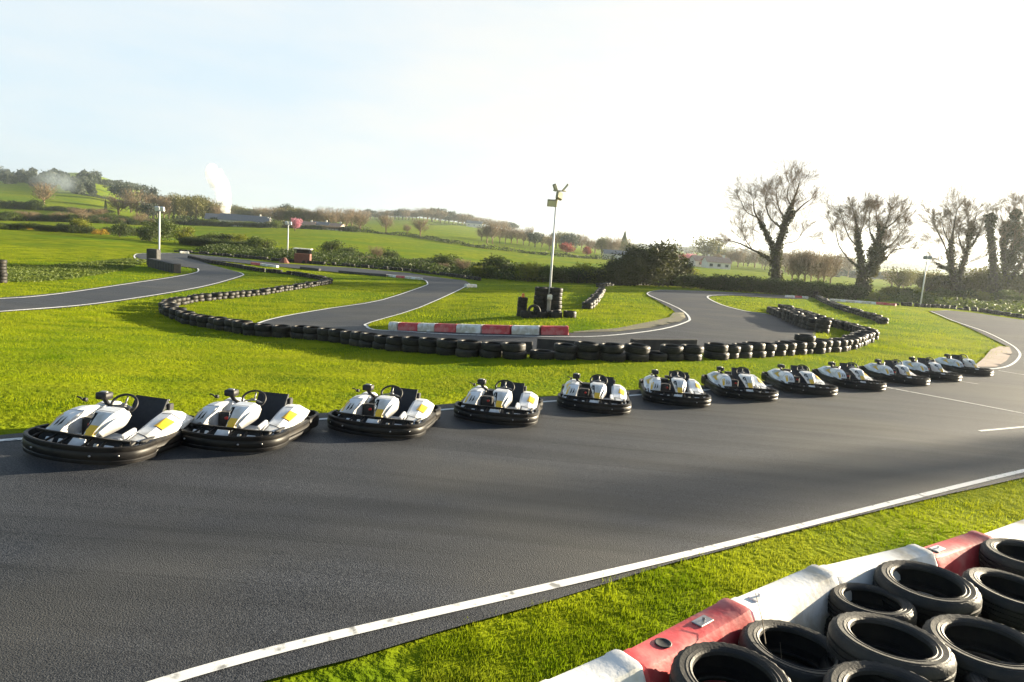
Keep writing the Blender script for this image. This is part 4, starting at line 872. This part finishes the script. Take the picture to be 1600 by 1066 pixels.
# hedgerow bushes in centre
for x,w,t,bs,kd,lb in((518,26,371,397,'bush_mid','large bush right of the marshal hut'),(543,20,381,401,'bush_dark','dark bush, second right of the marshal hut'),(589,23,383,407,'bare','brown bush in the scrub bank, third right of the marshal hut'),(610,20,384,408,'bush_dark','dark pointed bush, fourth right of the marshal hut'),(702,38,392,423,'bush_mid','wide bush near the right end of the scrub bank'),(722,24,402,427,'bare','brown bush near the right end of the scrub bank'),(752,30,402,432,'bush_dark','dark bush left of the tall hedge bush'),(775,44,392,434,'bush_mid','tall hedge bush above the far bend'),(800,30,404,437,'bush_dark','dark bush beside the tall hedge bush'),(826,40,402,440,'bush_bright','yellow-topped hedge bush left of the leaning pole'),(848,30,408,441,'bush_mid','hedge bush directly behind the leaning pole'),(880,38,411,442,'bush_mid','hedge bush just right of the leaning pole'),(903,30,412,443,'bush_dark','dark hedge bush further right of the leaning pole'),(917,34,404,443,'bush_bright','yellow-topped hedge bush left of the big evergreen'),(948,24,419,444,'bush_dark','small dark bush at the foot of the big evergreen'),(1075,28,411,446,'bush_bright','bright bush at the right foot of the big evergreen')):
    veg(kd,x,t,w,base=bs,label=lb,cat='bush')
for x in range(560,700,11): veg(rv.choice(['bush_dark','bush_mid','bare']),x+rv.uniform(-3,3),rv.uniform(396,401)+(x-560)*.09,rv.uniform(14,24),base=409+(x-560)*.115,label='low scrub bush on the bank behind the far tyre row',group='scrub bushes on the bank',cat='bush')
for x in range(742,945,9): veg(rv.choice(['bush_mid','bush_bright','bush_mid','bush_bright']),x+rv.uniform(-3,3),rv.uniform(408,415)+(x-742)*.02,rv.uniform(18,26),base=434+(x-742)*.05,label='green bush filling the hedge behind the leaning pole',group='filler bushes of the pole hedge')
for x in range(292,425,9): veg(rv.choice(['bush_mid','bush_dark']),x+rv.uniform(-2,2),rv.uniform(366,373)+(x-292)*.04,rv.uniform(15,22),base=383+(x-292)*.085,label='green bush filling the hedge right of the left lamp post',group='filler bushes of the near left hedge')
for x in range(0,250,8): veg(rv.choice(['bush_dark','bush_mid','bare','bush_dark']),x+rv.uniform(-2,2),rv.uniform(326,334)+(x)*.035,rv.uniform(12,20),base=343+x*.04,label='bush scattered in the hedges of the left hillside',group='scattered bushes of the left hillside',cat='bush')
for x in range(1125,1330,9): veg(rv.choice(['bare','bare','olive']),x+rv.uniform(-3,3),rv.uniform(383,396)+(x-1125)*.03,rv.uniform(15,24),Y=rv.uniform(300,420),label='bare tree in the belt behind the dark right hedge',group='bare trees behind the dark right hedge')
for x in range(425,560,7): veg(rv.choice(['bush_dark','bush_mid','bare']),x+rv.uniform(-2,2),rv.uniform(348,351)+(x-425)*.02,rv.uniform(10,16),Y=rv.uniform(360,366),label='bush in the garden hedge among the white cottages',group='garden bushes among the white cottages',cat='bush')
# big evergreen
for x,w,t,lb in((1004,66,365,'big dark evergreen tree beyond the central grass'),(968,44,392,'evergreen bush merging with the left of the big dark evergreen'),(1048,44,388,'evergreen bush merging with the right of the big dark evergreen')): veg('evergreen',x,t,w*1.05,base=446,label=lb,cat='tree',sink=.08)
# dark hedge on the right
for x in range(1066,1345,15): veg(rv.choice(['bush_dark','bush_dark','bush_mid']),x+rv.uniform(-3,3),rv.uniform(418,424)+(x-1066)*.06,rv.uniform(24,34),base=449.5+(x-1066)*.075,label='dark bush in the continuous hedge under the big ivy trees',group='bushes of the dark right hedge')
for x in range(1236,1305,10): veg('bare',x,rv.uniform(377,384)+(x-1236)*.1,rv.uniform(20,28),Y=rv.uniform(130,150),label='thin upright bare tree between the first two ivy trees',group='thin bare trees between the ivy trees')
veg('olive',1403,414,32,Y=150,label='rounded olive tree right of the second ivy tree'); veg('bush_bright',1373,453,26,base=471,label='low rounded bright bush at the foot of the second ivy tree')
for x in range(1385,1640,13): veg(rv.choice(['bush_mid','bush_bright','bush_mid']),x+rv.uniform(-3,3),rv.uniform(440,452)+(x-1400)*.04,rv.uniform(18,28),base=467+(x-1385)*.07,label='green bush in the low hedge at the right',group='bushes of the low right hedge')
for x in range(1395,1640,15): veg(rv.choice(['bare','bare','olive']),x+rv.uniform(-4,4),rv.uniform(418,436)+(x-1400)*.03,rv.uniform(18,30),Y=rv.uniform(170,260),label='small bare tree behind the low right hedge',group='small bare trees behind the right hedge')
for x in range(1445,1610,18): veg('olive',x+rv.uniform(-4,4),rv.uniform(405,430),rv.uniform(26,36),Y=rv.uniform(104,112),label='leafy undergrowth tree among the right ivy trees',group='undergrowth trees at the right')
def scrub(name,px,matn,h,n,leaf,label):
    b=np.array([hit(*q)[:2] for q in px]); x=RS.uniform(b[:,0].min(),b[:,0].max(),n*3);y=RS.uniform(b[:,1].min(),b[:,1].max(),n*3);k=inside(b,x,y);x=x[k][:n];y=y[k][:n]
    hh=h*(.45+.55*np.clip(np.sin(x*.45+1.7*np.sin(y*.3))*np.sin(y*.37+x*.11)+.5,0,1)); o=np_mesh(name,leaf_quads(np.column_stack([x,y,g(x,y)+RS.uniform(0,1,len(x))*hh]),leaf),4,M[matn]); tag(o,label,'scrub',kind='stuff')
scrub('scrub',[(300,392),(380,400),(470,409),(560,416),(650,423.5),(740,434),(800,439),(860,441.5),(940,444),(1000,443),(940,438),(860,434),(800,430),(740,420),(650,411),(560,404),(470,398),(400,394),(350,391)],'leaf_dark',1.3,40000,.28,'rough green scrub covering the bank behind the far tyre row')
scrub('scrub',[(1060,448),(1150,453),(1250,461),(1340,467),(1440,475),(1540,484),(1640,495),(1640,480),(1540,472),(1440,466),(1340,460),(1250,452),(1150,445),(1060,441)],'leaf_mid',1.2,22000,.30,'dark undergrowth along the foot of the right hedge and ivy trees')
# hedge lines across far fields
def hedgerow(px,h,w,matn,label,n=2500,leaf=.5):
    p=[q for q in (hit(*v) for v in px) if q is not None]; seg=[np.linalg.norm(b[:2]-a[:2]) for a,b in zip(p[:-1],p[1:])]; S=sum(seg); out=[]
    for a,b,s in zip(p[:-1],p[1:],seg):
        m=max(1,int(n*s/S)); t=RS.uniform(0,1,m)[:,None]; q=a[:2]+(b[:2]-a[:2])*t; d=(b[:2]-a[:2])/s; nn=np.array([-d[1],d[0]]); q=q+nn*RS.normal(size=(m,1))*w*.3
        hh=h*(.75+.35*np.sin(t[:,0]*s*.21+1)*np.sin(t[:,0]*s*.067)); z=g(q[:,0],q[:,1])+RS.uniform(0,1,m)*hh; out.append(np.column_stack([q,z]))
    o=np_mesh('hedgerow',leaf_quads(np.vstack(out),leaf),4,M[matn]); tag(o,label,'hedge')
hedgerow([(560,362.5),(640,370),(700,380),(760,389),(860,400),(960,407)],2.0,2.5,'leaf_dark','thin dark hedge line running down across the middle fields from the bare trees',5000,.6)
hedgerow([(668,352),(720,352.5),(770,358),(800,366)],3,4,'leaf_dark','dark hedge line along the far edge of the centre hill field',3000,.8)
hedgerow([(275,350.5),(330,352),(400,354),(455,356)],5,5,'leaf_dark','dark hedge below the grey-roofed houses',6000,.7)
hedgerow([(455,356),(540,356),(580,358)],2.5,4,'leaf_mid','low hedge below the white cottages',2500,.6)
hedgerow([(120,303),(150,309),(200,320)],3,4,'leaf_blue','thin hedge line on the hillside below the wood',2000,.8)
def shade_leaves():  # low leaves added to stand for the shade lying in the ditch
    b=np.array([hit(*q)[:2] for q in [(12,416),(80,416),(150,409),(200,404),(236,408),(185,424),(110,437),(60,441),(12,441)]]); m=42000
    x=RS.uniform(b[:,0].min(),b[:,0].max(),m);y=RS.uniform(b[:,1].min(),b[:,1].max(),m);k=inside(b,x,y);x=x[k];y=y[k]
    h=.08+.13*np.sin(x*.9+np.sin(y*.7))*np.sin(y*.6+1); z=g(x,y)+RS.uniform(0,1,len(x))*np.maximum(.08,h)
    o=np_mesh('ditch_shade_leaves',leaf_quads(np.column_stack([x,y,z]),.15),4,M['leaf_mid']); tag(o,'low dark leaves put in for the shade of the ditch across the left field','shade_leaves',kind='stuff')
shade_leaves()
# woods that read as one mass
def wood(name,px,hpx,matn,label,n,leaf,Yd=40):
    out=[]
    for (x,y,w,hp) in px:
        p=hit(x,y); 
        if p is None: continue
        k=p[1]/F; L_=rand_lumps(int(x*7+y),w*k,hp*k,6); q=blob_pts(n,L_,.5)+p; out.append(q)
    V=np.vstack(out); o=np_mesh(name,leaf_quads(V,leaf),4,M[matn]); tag(o,label,'wood',kind='stuff')
hw=[]
for i in range(70):
    x=rv.uniform(-30,150); top=290+ x*.10; hw.append((x,rv.uniform(0,1)*(top-278)+277+(x>110)*4,rv.uniform(14,22),rv.uniform(14,20)))
wood('hillside_wood',hw,0,'leaf_blue','bluish wood covering the top of the left hill',500,2.6)
hw=[(x,286+(x-140)*.16,rv.uniform(14,20),rv.uniform(9,13)) for x in range(140,250,7)]
wood('far_wood',hw,0,'leaf_blue','far hazy wood running down the right side of the left hill',500,2.4)
hw=[(x,(406 if x>1200 else 399)+(x-1260)*.052+rv.uniform(0,8),rv.uniform(22,34),rv.uniform(6,10)) for x in range(950,1680,9)]+[(x,427+(x-1260)*.05+rv.uniform(0,5),rv.uniform(14,24),rv.uniform(6,9)) for x in range(1300,1680,14)]
wood('ridge_wood',hw,0,'leaf_blue','grey hazy wooded ridge low on the horizon at the right',260,4.5)
# ================================================================ bare ivy trees
def hero(base,Y,limbs,label,seed,ivyh=.6,tw=18,trunkw=22,ivy_masses=(),dens=1.0):
    r=random.Random(seed); p=atY(base[0],Y); e=empty('ivy_tree',p); tag(e,label,'tree'); k=Y/F
    pt0=proj(p)
    def loc(x,y,dep=0):
        d=ray(x,y); YY=p[1]+dep; return Vector((d[0]*YY/d[1]-p[0],dep,CZ+d[2]*YY/d[1]-p[2]))
    tb=MB(); cb=MB(); ivy=[]; tips=[]
    def branch(p0,d0,L_,rad,lev):
        n=4 if lev<2 else 2; pts=[p0];d=d0.copy(); rr=[rad]
        for i in range(n):
            d=(d+Vector((r.gauss(0,.15),r.gauss(0,.15),r.gauss(0,.12)+.04))).normalized(); pts.append(pts[-1]+d*L_/n); rr.append(rad*(1-.8*(i+1)/n))
        cb.tube(pts,rr,4 if lev<2 else 3)
        if lev<3:
            m=[7,5,3][lev]; m=max(2,int(m*dens+.5))
            for i in range(m):
                t=r.uniform(.2,1); j=min(n-1,int(t*n)); q=pts[j].lerp(pts[j+1],t*n-j); ax=Vector((r.gauss(0,1),r.gauss(0,1),r.gauss(0,1))).normalized()
                nd=(d+ax*r.uniform(.32,.62)); nd.normalize(); branch(q,nd,L_*r.uniform(.45,.7)*(1.2-.5*t),max(.011,rad*.45),lev+1)
    for li,(pts,w0,w1,iv) in enumerate(limbs):
        n=len(pts); dep0=0 if li==0 else r.uniform(-1,1)*k*14
        P3=[loc(x,y,dep0*(i/(n-1))) for i,(x,y) in enumerate(pts)]; P3=[Vector(v) for v in catm(P3,3)]
        if li==0: P3[0].z-=.5
        rr=[max(.05,(w0+(w1-w0)*i/(len(P3)-1))*k/2*.8) for i in range(len(P3))]
        tb.tube(P3,rr,8)
        for i in range(len(P3)-1):
            f=i/(len(P3)-1); seg=(P3[i+1]-P3[i]); L_=seg.length
            if f<iv:
                m=int(L_*rr[i]*6.28*26*(1 if rr[i]>.3 else 1.8)+4)
                for q in range(m):
                    t=r.random(); a=Vector((r.gauss(0,1),r.gauss(0,1),r.gauss(0,.4))).normalized(); ivy.append(P3[i]+seg*t+a*(rr[i]*r.uniform(.95,1.35)+.12*r.random()))
            if f>.12 and li>0 or li==0 and f>.7:
                for q in range(int(L_*2.1*dens+r.random())):
                    t=r.random(); dd=(seg.normalized()*.7+Vector((r.gauss(0,.75),r.gauss(0,.75),r.gauss(.35,.35)))).normalized()
                    branch(P3[i]+seg*t,dd,tw*3.1*k*r.uniform(.3,1.15)*(1-.45*f),min(.05,max(.028,rr[i]*.2)),0)
        d=(P3[-1]-P3[-3]).normalized()
        for q in range(3): branch(P3[-1],(d+Vector((r.gauss(0,.35),r.gauss(0,.35),r.gauss(.1,.2)))).normalized(),tw*1.15*k*r.uniform(.6,1.1),min(.06,max(.03,rr[-1]*.6)),0)
    for (x,y,rx,ry,m) in ivy_masses:
        c=loc(x,y); v=RS.normal(size=(m,3)); v/=np.linalg.norm(v,axis=1)[:,None]; v*=RS.uniform(.3,1.1,m)[:,None]*np.array([rx*k,rx*k,ry*k]); ivy+= [c+Vector(q) for q in v]
    tb.build('trunk',M['bark'],e,smooth=True); cb.build('crown',M['twig'],e); 
    e.scale=(1,1,.9)
    if ivy: np_mesh('ivy',leaf_quads(np.array([tuple(v) for v in ivy]),.34),4,M['ivy'],e)
    return e
hero((1211,452),108,[([(1211,452),(1213,420),(1215,384),(1226,348),(1235,314)],22,8,1.0),([(1235,316),(1245,288),(1252,266)],6,1.5,.3),([(1213,392),(1199,357),(1190,335)],10,6,1.0),([(1190,336),(1181,319),(1179,298)],4.5,1.5,.1),([(1207,404),(1190,391),(1177,384),(1157,373),(1138,368)],6,1.5,.3),([(1236,328),(1256,306),(1268,296)],4,1.2,.1),([(1224,346),(1206,330),(1199,308),(1199,288)],4,1.2,.15),([(1229,332),(1218,308),(1215,280)],3.5,1.2,.1),([(1240,312),(1232,290),(1236,272)],3,1.2,0),([(1177,384),(1165,365),(1160,345)],2,1,0),([(1186,328),(1168,318),(1160,300)],2.5,1,0),([(1228,372),(1245,368),(1256,352)],2,.8,0)],'tallest bare tree with ivy-clad forked trunk, left of the other ivy trees',31,ivy_masses=((1237,322,6,12,500),(1214,388,9,8,500)))
hero((1350,468),104,[([(1350,468),(1348,440),(1347,412),(1342,367),(1341,345)],22,5,.95),([(1341,347),(1339,330),(1335,313)],4,1,.1),([(1350,430),(1362,405),(1372,375),(1376,348)],13,5,1),([(1376,350),(1372,330),(1371,312)],4,1,.2),([(1374,370),(1385,342),(1392,318)],4,1,.4),([(1376,385),(1389,377),(1400,366),(1415,343)],5,1,.3),([(1365,412),(1382,400),(1399,382),(1420,379)],4,1,.4),([(1345,415),(1327,398),(1312,375),(1308,350)],4,1,.3),([(1343,378),(1328,360),(1318,327)],3,1,0),([(1343,360),(1352,335),(1356,313)],3,1,.1),([(1368,370),(1360,345),(1361,318)],3,1,.2),([(1386,345),(1400,332),(1408,322)],2.5,1,0)],'bare round-crowned tree with a thick ivy mass on its trunk, second from the left',32,tw=16,ivy_masses=((1371,388,13,20,2200),(1366,415,8,14,700),(1350,445,12,22,900)),dens=1.15)
hero((1494,470),104,[([(1494,470),(1492,440),(1488,404),(1488,373),(1492,345)],20,3,.8),([(1492,347),(1494,332),(1498,313)],3,1,0),([(1489,410),(1476,370),(1464,342),(1461,324)],3.5,1,.2),([(1496,440),(1503,415),(1512,383),(1518,345)],11,3.5,1),([(1518,348),(1516,330),(1512,315)],3,1,.2),([(1514,380),(1527,362),(1535,342)],4,1,.6),([(1490,380),(1478,352),(1474,330)],3,1,0),([(1510,390),(1500,360),(1504,335)],3,1,.3),([(1520,345),(1526,330),(1528,318)],2.5,1,.2),([(1487,420),(1472,410),(1464,404)],3,1,.9)],'bare twiggy tree with two ivy trunks, third from the left at the right side',33,tw=15,ivy_masses=((1519,350,7,14,500),(1494,450,12,16,900),(1474,412,8,3,200),(1470,430,9,4,250),(1478,440,8,5,250)),dens=1.1)
hero((1556,478),102,[([(1556,478),(1554,430),(1552,383),(1549,345),(1551,322)],15,9,1.0),([(1551,330),(1545,322),(1541,324)],4,2,1),([(1553,350),(1562,335),(1560,316)],2,.8,0)],'narrow ivy-covered trunk with a knobbed top near the right edge',34,tw=8,ivy_masses=((1551,330,7,12,700),(1556,455,11,20,700)),dens=.6)
hero((1578,480),106,[([(1578,480),(1574,440),(1570,400),(1568,360)],14,6,1),([(1569,365),(1572,340),(1566,322)],5,1,.5),([(1574,410),(1588,370),(1593,330)],8,3,1),([(1593,334),(1590,315),(1588,302)],3,1,.3),([(1580,430),(1604,390),(1612,345)],7,3,1),([(1598,350),(1604,325),(1602,305)],3,1,.4),([(1572,380),(1580,350),(1581,325)],4,1,.6)],'bushy ivy-laden bare tree at the right edge of the picture',35,tw=15,ivy_masses=((1582,345,14,16,1500),(1598,370,14,22,1600),(1580,400,12,24,1300),(1602,430,14,24,1200),(1590,320,8,10,500)))
# trees out to the right whose shadows reach the track
for i,(sd_,of,wd,hh,kd) in enumerate(((92,6.2,1.7,20,'olive'),)):
    X=sd_*math.sin(SUN_AZ)-of*math.cos(SUN_AZ);Y_=sd_*math.cos(SUN_AZ)+of*math.sin(SUN_AZ); t=TR[kd][i%len(TR[kd])]
    if used.get((kd,i%len(TR[kd]))): o=copy_tree(t)
    else: o=t[0]; used[(kd,i%len(TR[kd]))]=True
    o.location=(X,Y_,float(g(X,Y_))-.3); o.scale=(wd*1.5,wd*1.5,hh); tag(o,'tree standing beyond the right edge of the picture, casting soft shade over the tarmac','tree','shade trees beyond the right edge')
# ================================================================ houses
def house(px,Y,w,d,h,rh,rz,wallm,roofm,label,win=3):
    p=atY(px,Y); e=empty('house',p-np.array([0,0,.2]),R(rz)); tag(e,label,'house')
    b=MB(); b.box((0,0,h/2),(w,d,h)); b.add([(-w/2,-d/2,h),(-w/2,d/2,h),(-w/2,0,h+rh),(w/2,-d/2,h),(w/2,d/2,h),(w/2,0,h+rh)],[(0,1,2),(5,4,3)]); b.build('wall',M[wallm],e)
    b=MB(); o=.4; k=rh/(d/2); z0=h-o*k
    b.add([(-w/2-o,-d/2-o,z0+.05),(w/2+o,-d/2-o,z0+.05),(w/2+o,0,h+rh+.05),(-w/2-o,0,h+rh+.05),(-w/2-o,d/2+o,z0+.05),(w/2+o,d/2+o,z0+.05),(-w/2-o,-d/2-o,z0+.2),(w/2+o,-d/2-o,z0+.2),(w/2+o,0,h+rh+.22),(-w/2-o,0,h+rh+.22),(-w/2-o,d/2+o,z0+.2),(w/2+o,d/2+o,z0+.2)],[(6,7,8,9),(9,8,11,10),(0,3,2,1),(3,4,5,2),(0,1,7,6),(4,10,11,5),(0,6,9,3),(3,9,10,4),(1,2,8,7),(2,5,11,8)])
    rf=b.build('roof',M[roofm],e); b=MB(); b.box((w*.3,0,h+rh+.4),(.8,.7,1.3)); b.build('chimney',M[wallm],rf)
    for i in range(win):
        x=-w/2+w*(i+.5)/win; b=MB(); b.box((x,-d/2-.03,h*.55),(1.5,.1,1.3)); f=b.build('window',M['bwhite'],e); b=MB(); b.box((x,-d/2-.09,h*.55),(1.3,.04,1.1)); b.build('pane',M['pane'],f)
x=236
while x<440: veg(rv.choice(['bush_dark','bush_mid','olive']),x,rv.uniform(339,344)+(x-236)*.02,rv.uniform(14,22),Y=rv.uniform(335,345),label='bush in the tall hedge before the grey-roofed houses',group='bushes before the grey-roofed houses',cat='bush'); x+=rv.uniform(8,12)
house(345,370,14,8,3.2,2.6,12,'wall','roof','grey-roofed house at the foot of the white steam plume')
house(383,360,24,9,3.0,2.8,6,'wall','roof','long grey-roofed house right of the white steam plume',5)
house(412,362,10,6,2.2,2.0,-30,'wall','roof','grey-roofed house with a pale gable left of the pink blossom tree')
house(478,375,9,6,2.3,1.5,8,'wall','rooft','white cottage just right of the pink blossom tree',2)
house(502,380,9,6,2.4,1.6,-6,'wall','roof','white cottage between two others right of the pink blossom tree',2)
house(525,380,9,6,2.2,1.5,-20,'wall','rooft','white cottage at the right end of the row of cottages',2)
house(741,900,20,9,5,3,0,'wall','roof','pale house small on the crest of the centre hill',3)
house(1096,300,9,7,2.6,2.0,10,'wall','rooft','left wing of the pink-roofed house right of the big evergreen',2); house(1118,285,9.5,7,2.7,1.9,4,'wall','rooft','low white house with pink-brown roof right of the big evergreen',3)
house(966,330,14,8,2.6,1.6,0,'wall','roof','low pale building left of the big evergreen',2)
for k_,l_ in PR.items():
    for i,o in enumerate(l_):
        if not used.get((k_,i)):
            for c in kids(o): bpy.data.objects.remove(c)
            bpy.data.objects.remove(o)
# fence posts in the middle field
b0=None
for i,x in enumerate(range(660,900,8)):
    p=hit(x,372+(x-660)*.125); b=MB(); b.box((0,0,.7),(.18,.18,1.5)); o=b.build('fence_post',M['wood'],None,loc=p); tag(o,'small wooden fence post in the middle field','post','fence posts in the middle field')
for x,y in((682,378),(1055,410)): pass
# steam and smoke
def smoke(name,pts,dens,col,label,nscale,emis=0):
    k=[]; b=MB(); P3=[];rr=[]
    for (x,y,r,Y) in pts:
        d=ray(x,y); P3.append((d[0]*Y/d[1],Y,CZ+d[2]*Y/d[1])); rr.append(r*Y/F)
    P3=[tuple(v) for v in catm(P3,4)]; rr=[float(v[0]) for v in catm([(q,0) for q in rr],4)]
    b.tube(P3,rr,14); o=b.build(name,None or M['white'],None,smooth=True); o.data.materials.clear()
    m=bpy.data.materials.new(name); m.use_nodes=True; t=m.node_tree; t.nodes.clear(); ou=t.nodes.new('ShaderNodeOutputMaterial'); v=t.nodes.new('ShaderNodeVolumePrincipled'); v.inputs['Color'].default_value=(*col,1); v.inputs['Anisotropy'].default_value=.0
    n=t.nodes.new('ShaderNodeTexNoise'); n.inputs['Scale'].default_value=nscale; n.inputs['Detail'].default_value=5; tcn=t.nodes.new('ShaderNodeTexCoord'); t.links.new(tcn.outputs['Object'],n.inputs['Vector'])
    r=t.nodes.new('ShaderNodeMapRange'); r.inputs['From Min'].default_value=.44; r.inputs['From Max'].default_value=.62; r.inputs['To Max'].default_value=dens; t.links.new(n.outputs['Fac'],r.inputs['Value']); dn=r.outputs['Result']
    if name=='smoke_drift':
        sp=t.nodes.new('ShaderNodeVectorMath'); sp.operation='SUBTRACT'; sp.inputs[1].default_value=(.5,.5,.5); t.links.new(tcn.outputs['Generated'],sp.inputs[0]); le=t.nodes.new('ShaderNodeVectorMath'); le.operation='LENGTH'; t.links.new(sp.outputs[0],le.inputs[0])
        fm=t.nodes.new('ShaderNodeMapRange'); fm.interpolation_type='SMOOTHSTEP'; fm.inputs['From Min'].default_value=.12; fm.inputs['From Max'].default_value=.46; fm.inputs['To Min'].default_value=1.3; fm.inputs['To Max'].default_value=0; t.links.new(le.outputs['Value'],fm.inputs['Value'])
        mm_=t.nodes.new('ShaderNodeMath'); mm_.operation='MULTIPLY'; t.links.new(dn,mm_.inputs[0]); t.links.new(fm.outputs['Result'],mm_.inputs[1]); dn=mm_.outputs[0]
    t.links.new(dn,v.inputs['Density']); t.links.new(v.outputs[0],ou.inputs['Volume']); o.data.materials.append(m)
    tag(o,label,'smoke',kind='stuff')
smoke('steam_plume',[(354,342,4,375),(352,325,9,375),(349,305,12,375),(341,285,15,375),(333,268,13,375),(328,257,5,375)],.55,(1,1,1),'white steam plume rising from behind the grey-roofed houses',.28)
smoke('smoke_drift',[(30,296,5,560),(62,290,17,560),(95,284,23,560),(125,276,17,560),(150,268,5,560)],.022,(.75,.86,.97),'thin blue smoke drifting in front of the hillside wood',.03)
# ================================================================ grass
def grass():
    B1p=B1;B2p=B2
    def ok(x,y,m=.0): return ~(inside(B1p,x,y)|inside(B2p,x,y))
    out=[]
    def zone(n,y0,y1,u0,u1,hgt,wid,log=True):
        Y=np.exp(RS.uniform(math.log(y0),math.log(y1),n)) if log else RS.uniform(y0,y1,n); X=RS.uniform(u0,u1,n)*Y
        k=ok(X+RS.normal(0,.05,n),Y+RS.normal(0,.05,n)); X=X[k];Y=Y[k]; 
        # clumping
        c=np.sin(X*3.1+np.sin(Y*2.3))*np.sin(Y*2.7+1.3*np.sin(X*1.9)); k=RS.uniform(-1.1,1,len(X))<c*.6+.45; X=X[k];Y=Y[k]; m=len(X)
        Z=g(X,Y); a=RS.uniform(0,6.283,m); sc=np.maximum(1,Y/14)**.75; w=wid*sc*RS.uniform(.6,1.3,m); h=hgt*RS.uniform(.45,1.25,m)*(1+.25*np.sin(X*1.3)*np.sin(Y*1.1))*(1+.55*np.sin(X*9+2*np.sin(Y*5))*np.sin(Y*8+2*np.sin(X*6)))*np.minimum(sc,1.8)
        t=RS.uniform(0,6.283,m); ln=h*RS.uniform(.1,.8,m)
        A=np.column_stack([X-np.cos(a)*w/2,Y-np.sin(a)*w/2,Z-.01]);B=np.column_stack([X+np.cos(a)*w/2,Y+np.sin(a)*w/2,Z-.01]);C=np.column_stack([X+np.cos(t)*ln,Y+np.sin(t)*ln,Z+h])
        out.append(np.stack([A,B,C],1).reshape(-1,3))
    zone(190000,2.6,9.5,-.1,1.0,.036,.011)
    zone(330000,9,32,-.95,.9,.032,.013)
    zone(170000,30,95,-.9,.85,.045,.014)
    o=np_mesh('grass',np.vstack(out),3,M['blade']); tag(o,'short green grass blades covering the verges and islands','grass',kind='stuff'); print('grass tris',len(o.data.polygons))
grass()

# ================================================================ air
def haze():
    b=MB(); b.box((0,2700,10),(7400,5600,140)); o=b.build('haze',M['white'],None); o.data.materials.clear()
    m=bpy.data.materials.new('haze'); m.use_nodes=True; t=m.node_tree; t.nodes.clear(); ou=t.nodes.new('ShaderNodeOutputMaterial'); v=t.nodes.new('ShaderNodeVolumePrincipled'); v.inputs['Color'].default_value=(.80,.88,.97,1); v.inputs['Density'].default_value=.00017; v.inputs['Anisotropy'].default_value=.62
    t.links.new(v.outputs[0],ou.inputs['Volume']); o.data.materials.append(m); tag(o,'thin pale air haze over the whole valley','haze',kind='stuff')
haze()
